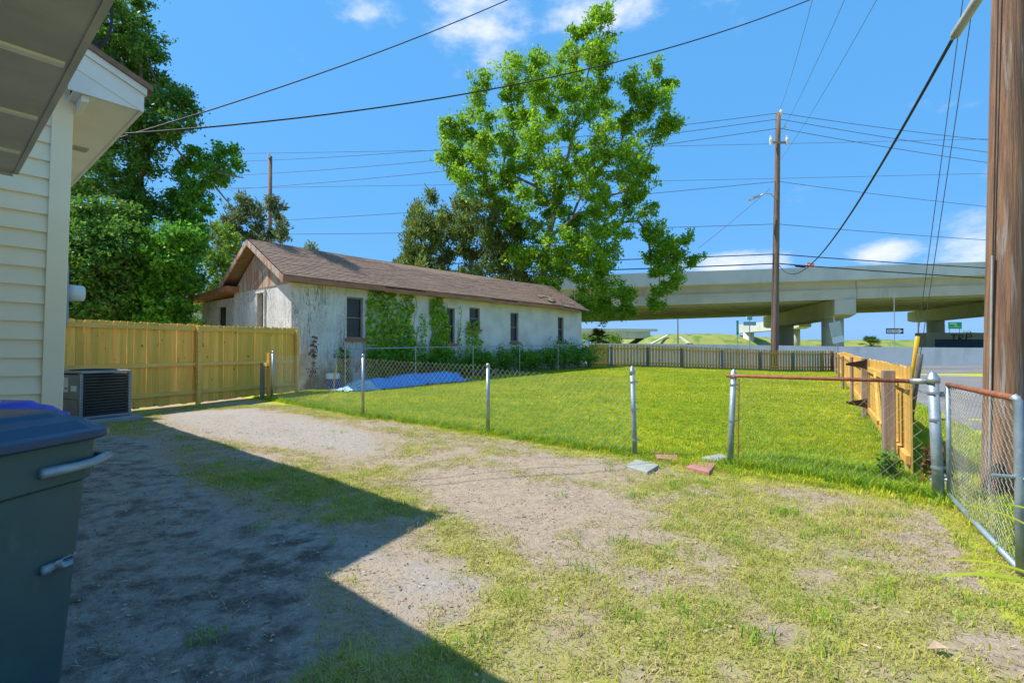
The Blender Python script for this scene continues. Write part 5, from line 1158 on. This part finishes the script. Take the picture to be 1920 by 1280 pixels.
def on_lawn(x, y):
    sw = (x - Nw[0]) * va[0] + (y - Nw[1]) * va[1]      # < 0 : yard side of the shack wall
    fr = (y - 5.5) * (22 - 4.28) / (34.8 - 5.5) + 4.28 - x
    ff = 30.4 + (x - 4.6) * 4.4 / 17.4 - y
    pfx = (y - 10.1) * 2.63 / 6.15 - 9.45
    return (LINE(x, y) > -.15) & (sw < -.15) & (fr > 0) & (ff > 0) & (x > pfx + .1)
x, y = sample(-9, 9, 4.5, 13.5, 420); g, _, _ = cover(x, y); k = on_lawn(x, y) & (RNG.random(len(x)) < g); x, y = x[k], y[k]
scatter('lawn_grass', np.stack([x, y, zed(x, y)], 1), [tuft('tuft', 'grass_blade', 16, .06, .06, .007) for _ in range(3)] + [tuft('tuft', 'grass_green', 12, .06, .07, .007)] , 'bright green mown lawn', .7, 1.25)
x, y = sample(-9, 24, 13.5, 35, 110); k = on_lawn(x, y); x, y = x[k], y[k]
scatter('lawn_grass', np.stack([x, y, zed(x, y)], 1), [tuft('tuft', 'grass_blade', 26, .14, .065, .014) for _ in range(4)] + [tuft('tuft', 'grass_green', 22, .14, .07, .014), tuft('tuft', 'grass_dry', 22, .14, .05, .012)], 'bright green mown lawn towards the far fence', .8, 1.3)
x, y = sample(-8, 5, 1.7, 13, 760); g, _, _ = cover(x, y); ln_ = LINE(x, y)
k = (ln_ < .1) & (RNG.random(len(x)) < np.clip(g * 1.15 - .12, 0, 1)) & ~((np.abs(x + 1.97) < .3) & (np.abs(y - 1.73) < .33)); x, y = x[k], y[k]
scatter('yard_grass', np.stack([x, y, zed(x, y)], 1), [tuft('tuft', 'grass_dry', 12, .07, .03, .0045, lean=1.5) for _ in range(4)] + [tuft('tuft', 'grass_blade', 9, .05, .04, .0045, lean=1.0)], 'thin worn grass on the bare yard', .7, 1.3)
x, y = sample(-6, 4.5, 1.9, 9, 46); g, _, _ = cover(x, y); bd = psd(x, y, POLY['band']); k = (LINE(x, y) < 0) & (RNG.random(len(x)) < np.clip(g - .35, 0, 1) * .8 + .015 + .25 * (bd > 0) * g); x, y = x[k], y[k]
scatter('yard_tufts', np.stack([x, y, zed(x, y)], 1), [tuft('tuft', 'grass_green', 24, .08, .06, .005, lean=1.0) for _ in range(4)], 'taller green grass tufts scattered in the yard', .6, 1.3)
# longer grass along the fence foot, weeds by the right hand posts
X_, Y_ = [], []
for a, c, n in ((C1, C2, 260), (C2, C3, 260), (C3, C4, 260), (C5, C6, 420), (ra, (9, 13.3), 420)):
    t = RNG.random(n); X_.append(a[0] + (c[0] - a[0]) * t + RNG.normal(0, .07, n)); Y_.append(a[1] + (c[1] - a[1]) * t + RNG.normal(0, .07, n))
n = 900; t = RNG.random(n); X_.append(3.0 + 1.25 * t + RNG.normal(0, .14, n)); Y_.append(6.3 - .75 * t + RNG.normal(0, .2, n))
x = np.concatenate(X_); y = np.concatenate(Y_)
scatter('fence_grass', np.stack([x, y, zed(x, y)], 1), [tuft('tuft', 'grass_green', 14, .04, .12, .006, lean=.7) for _ in range(3)] + [tuft('tuft', 'grass_blade', 14, .05, .10, .006)], 'longer uncut grass along the chain link fence', .6, 1.35)
# verge beyond the fence and gate
x, y = sample(2, 26, 2.5, 34, 130); ro = road_off(x, y); fr = (y - 5.5) * (22 - 4.28) / (34.8 - 5.5) + 4.28 - x
k = (ro < -.05) & (((fr < -.1) & (LINE(x, y) > -.2)) | ((x > 3.2 + (y - 3.1) * .53) & (LINE(x, y) < .3))); x, y = x[k], y[k]
k = np.hypot(x - 4.68, y - 4.9) > .2; x, y = x[k], y[k]
scatter('verge_grass', np.stack([x, y, zed(x, y)], 1), [tuft('tuft', 'grass_blade', 30, .1, .10, .008) for _ in range(3)] + [tuft('tuft', 'grass_green', 26, .1, .12, .008)], 'grassy verge between the fence and the side road', .7, 1.3)
# straw and leaf bits
def bits(name, m, n, l_, w_):
    b = MB()
    for k in range(n):
        a = random.uniform(0, 6.28); p = Vector((random.uniform(-.1, .1), random.uniform(-.1, .1), random.uniform(.002, .012))); d = Vector((math.cos(a), math.sin(a), random.uniform(-.1, .25))) * l_ * random.uniform(.4, 1); s = Vector((-math.sin(a), math.cos(a), 0)) * w_; b.add([p - d * .5, p + s, p + d * .5, p - s], [(0, 1, 2, 3)])
    me = bpy.data.meshes.new(name); me.from_pydata(b.v, [], b.f); me.materials.append(MATS[m]); return bpy.data.objects.new(name, me)
x, y = sample(-7.5, 4.2, 1.8, 11, 75); k = LINE(x, y) < .1; x, y = x[k], y[k]
scatter('straw_litter', np.stack([x, y, zed(x, y)], 1), [bits('bits', 'litter', 9, .06, .0022) for _ in range(4)] + [bits('bits', 'litter', 3, .035, .009)], 'dry straw and leaf bits strewn on the soil', .6, 1.3)
for px1, py1, lab in ((1750, 1222, 'single dry tan leaf on the thin grass'), (740, 700 + 60, 'dry brown leaf scrap on the lawn edge')):
    x, y = gp(px1, py1); b = MB(); b.add([(x - .05, y, .03), (x - .01, y - .03, .05), (x + .05, y - .005, .035), (x + .01, y + .03, .055), (x, y, .03)], [(0, 1, 4), (1, 2, 4), (2, 3, 4), (3, 0, 4)]); tag(b.build('dry_leaf', 'litter', off=(x, y, .03)), lab, 'leaf')

# clods and crumbs on the bare soil
def crumbs(name, m, n, sz):
    b = MB()
    for k in range(n):
        p = Vector((random.uniform(-.15, .15), random.uniform(-.15, .15), 0)); r_ = sz * random.uniform(.4, 1.2); a0 = random.uniform(0, 6)
        pts = [p + Vector((math.cos(a0 + j * 1.257) * r_ * random.uniform(.8, 1.2), math.sin(a0 + j * 1.257) * r_ * random.uniform(.8, 1.2), -.002)) for j in range(5)] + [p + Vector((0, 0, r_ * random.uniform(.5, .9)))]
        b.add(pts, [(j, (j + 1) % 5, 5) for j in range(5)])
    me = bpy.data.meshes.new(name); me.from_pydata(b.v, [], b.f); me.materials.append(MATS[m]); return bpy.data.objects.new(name, me)
mat('clod', (.20, .16, .125), (.30, .25, .20), 5, .95, rand=.45)
mat('clod_pale', (.44, .40, .35), (.34, .30, .26), 5, .95, rand=.3)
x, y = sample(-7.5, 4.2, 1.7, 10, 60); g, _, _ = cover(x, y); k = (LINE(x, y) < -.2) & (RNG.random(len(x)) > g * 1.1); x, y = x[k], y[k]
scatter('soil_crumbs', np.stack([x, y, zed(x, y)], 1), [crumbs('crumbs', 'clod', 6, .007) for _ in range(3)] + [crumbs('crumbs', 'clod_pale', 5, .005) for _ in range(2)], 'small crumbs of soil and grit on the bare ground', .6, 1.5)
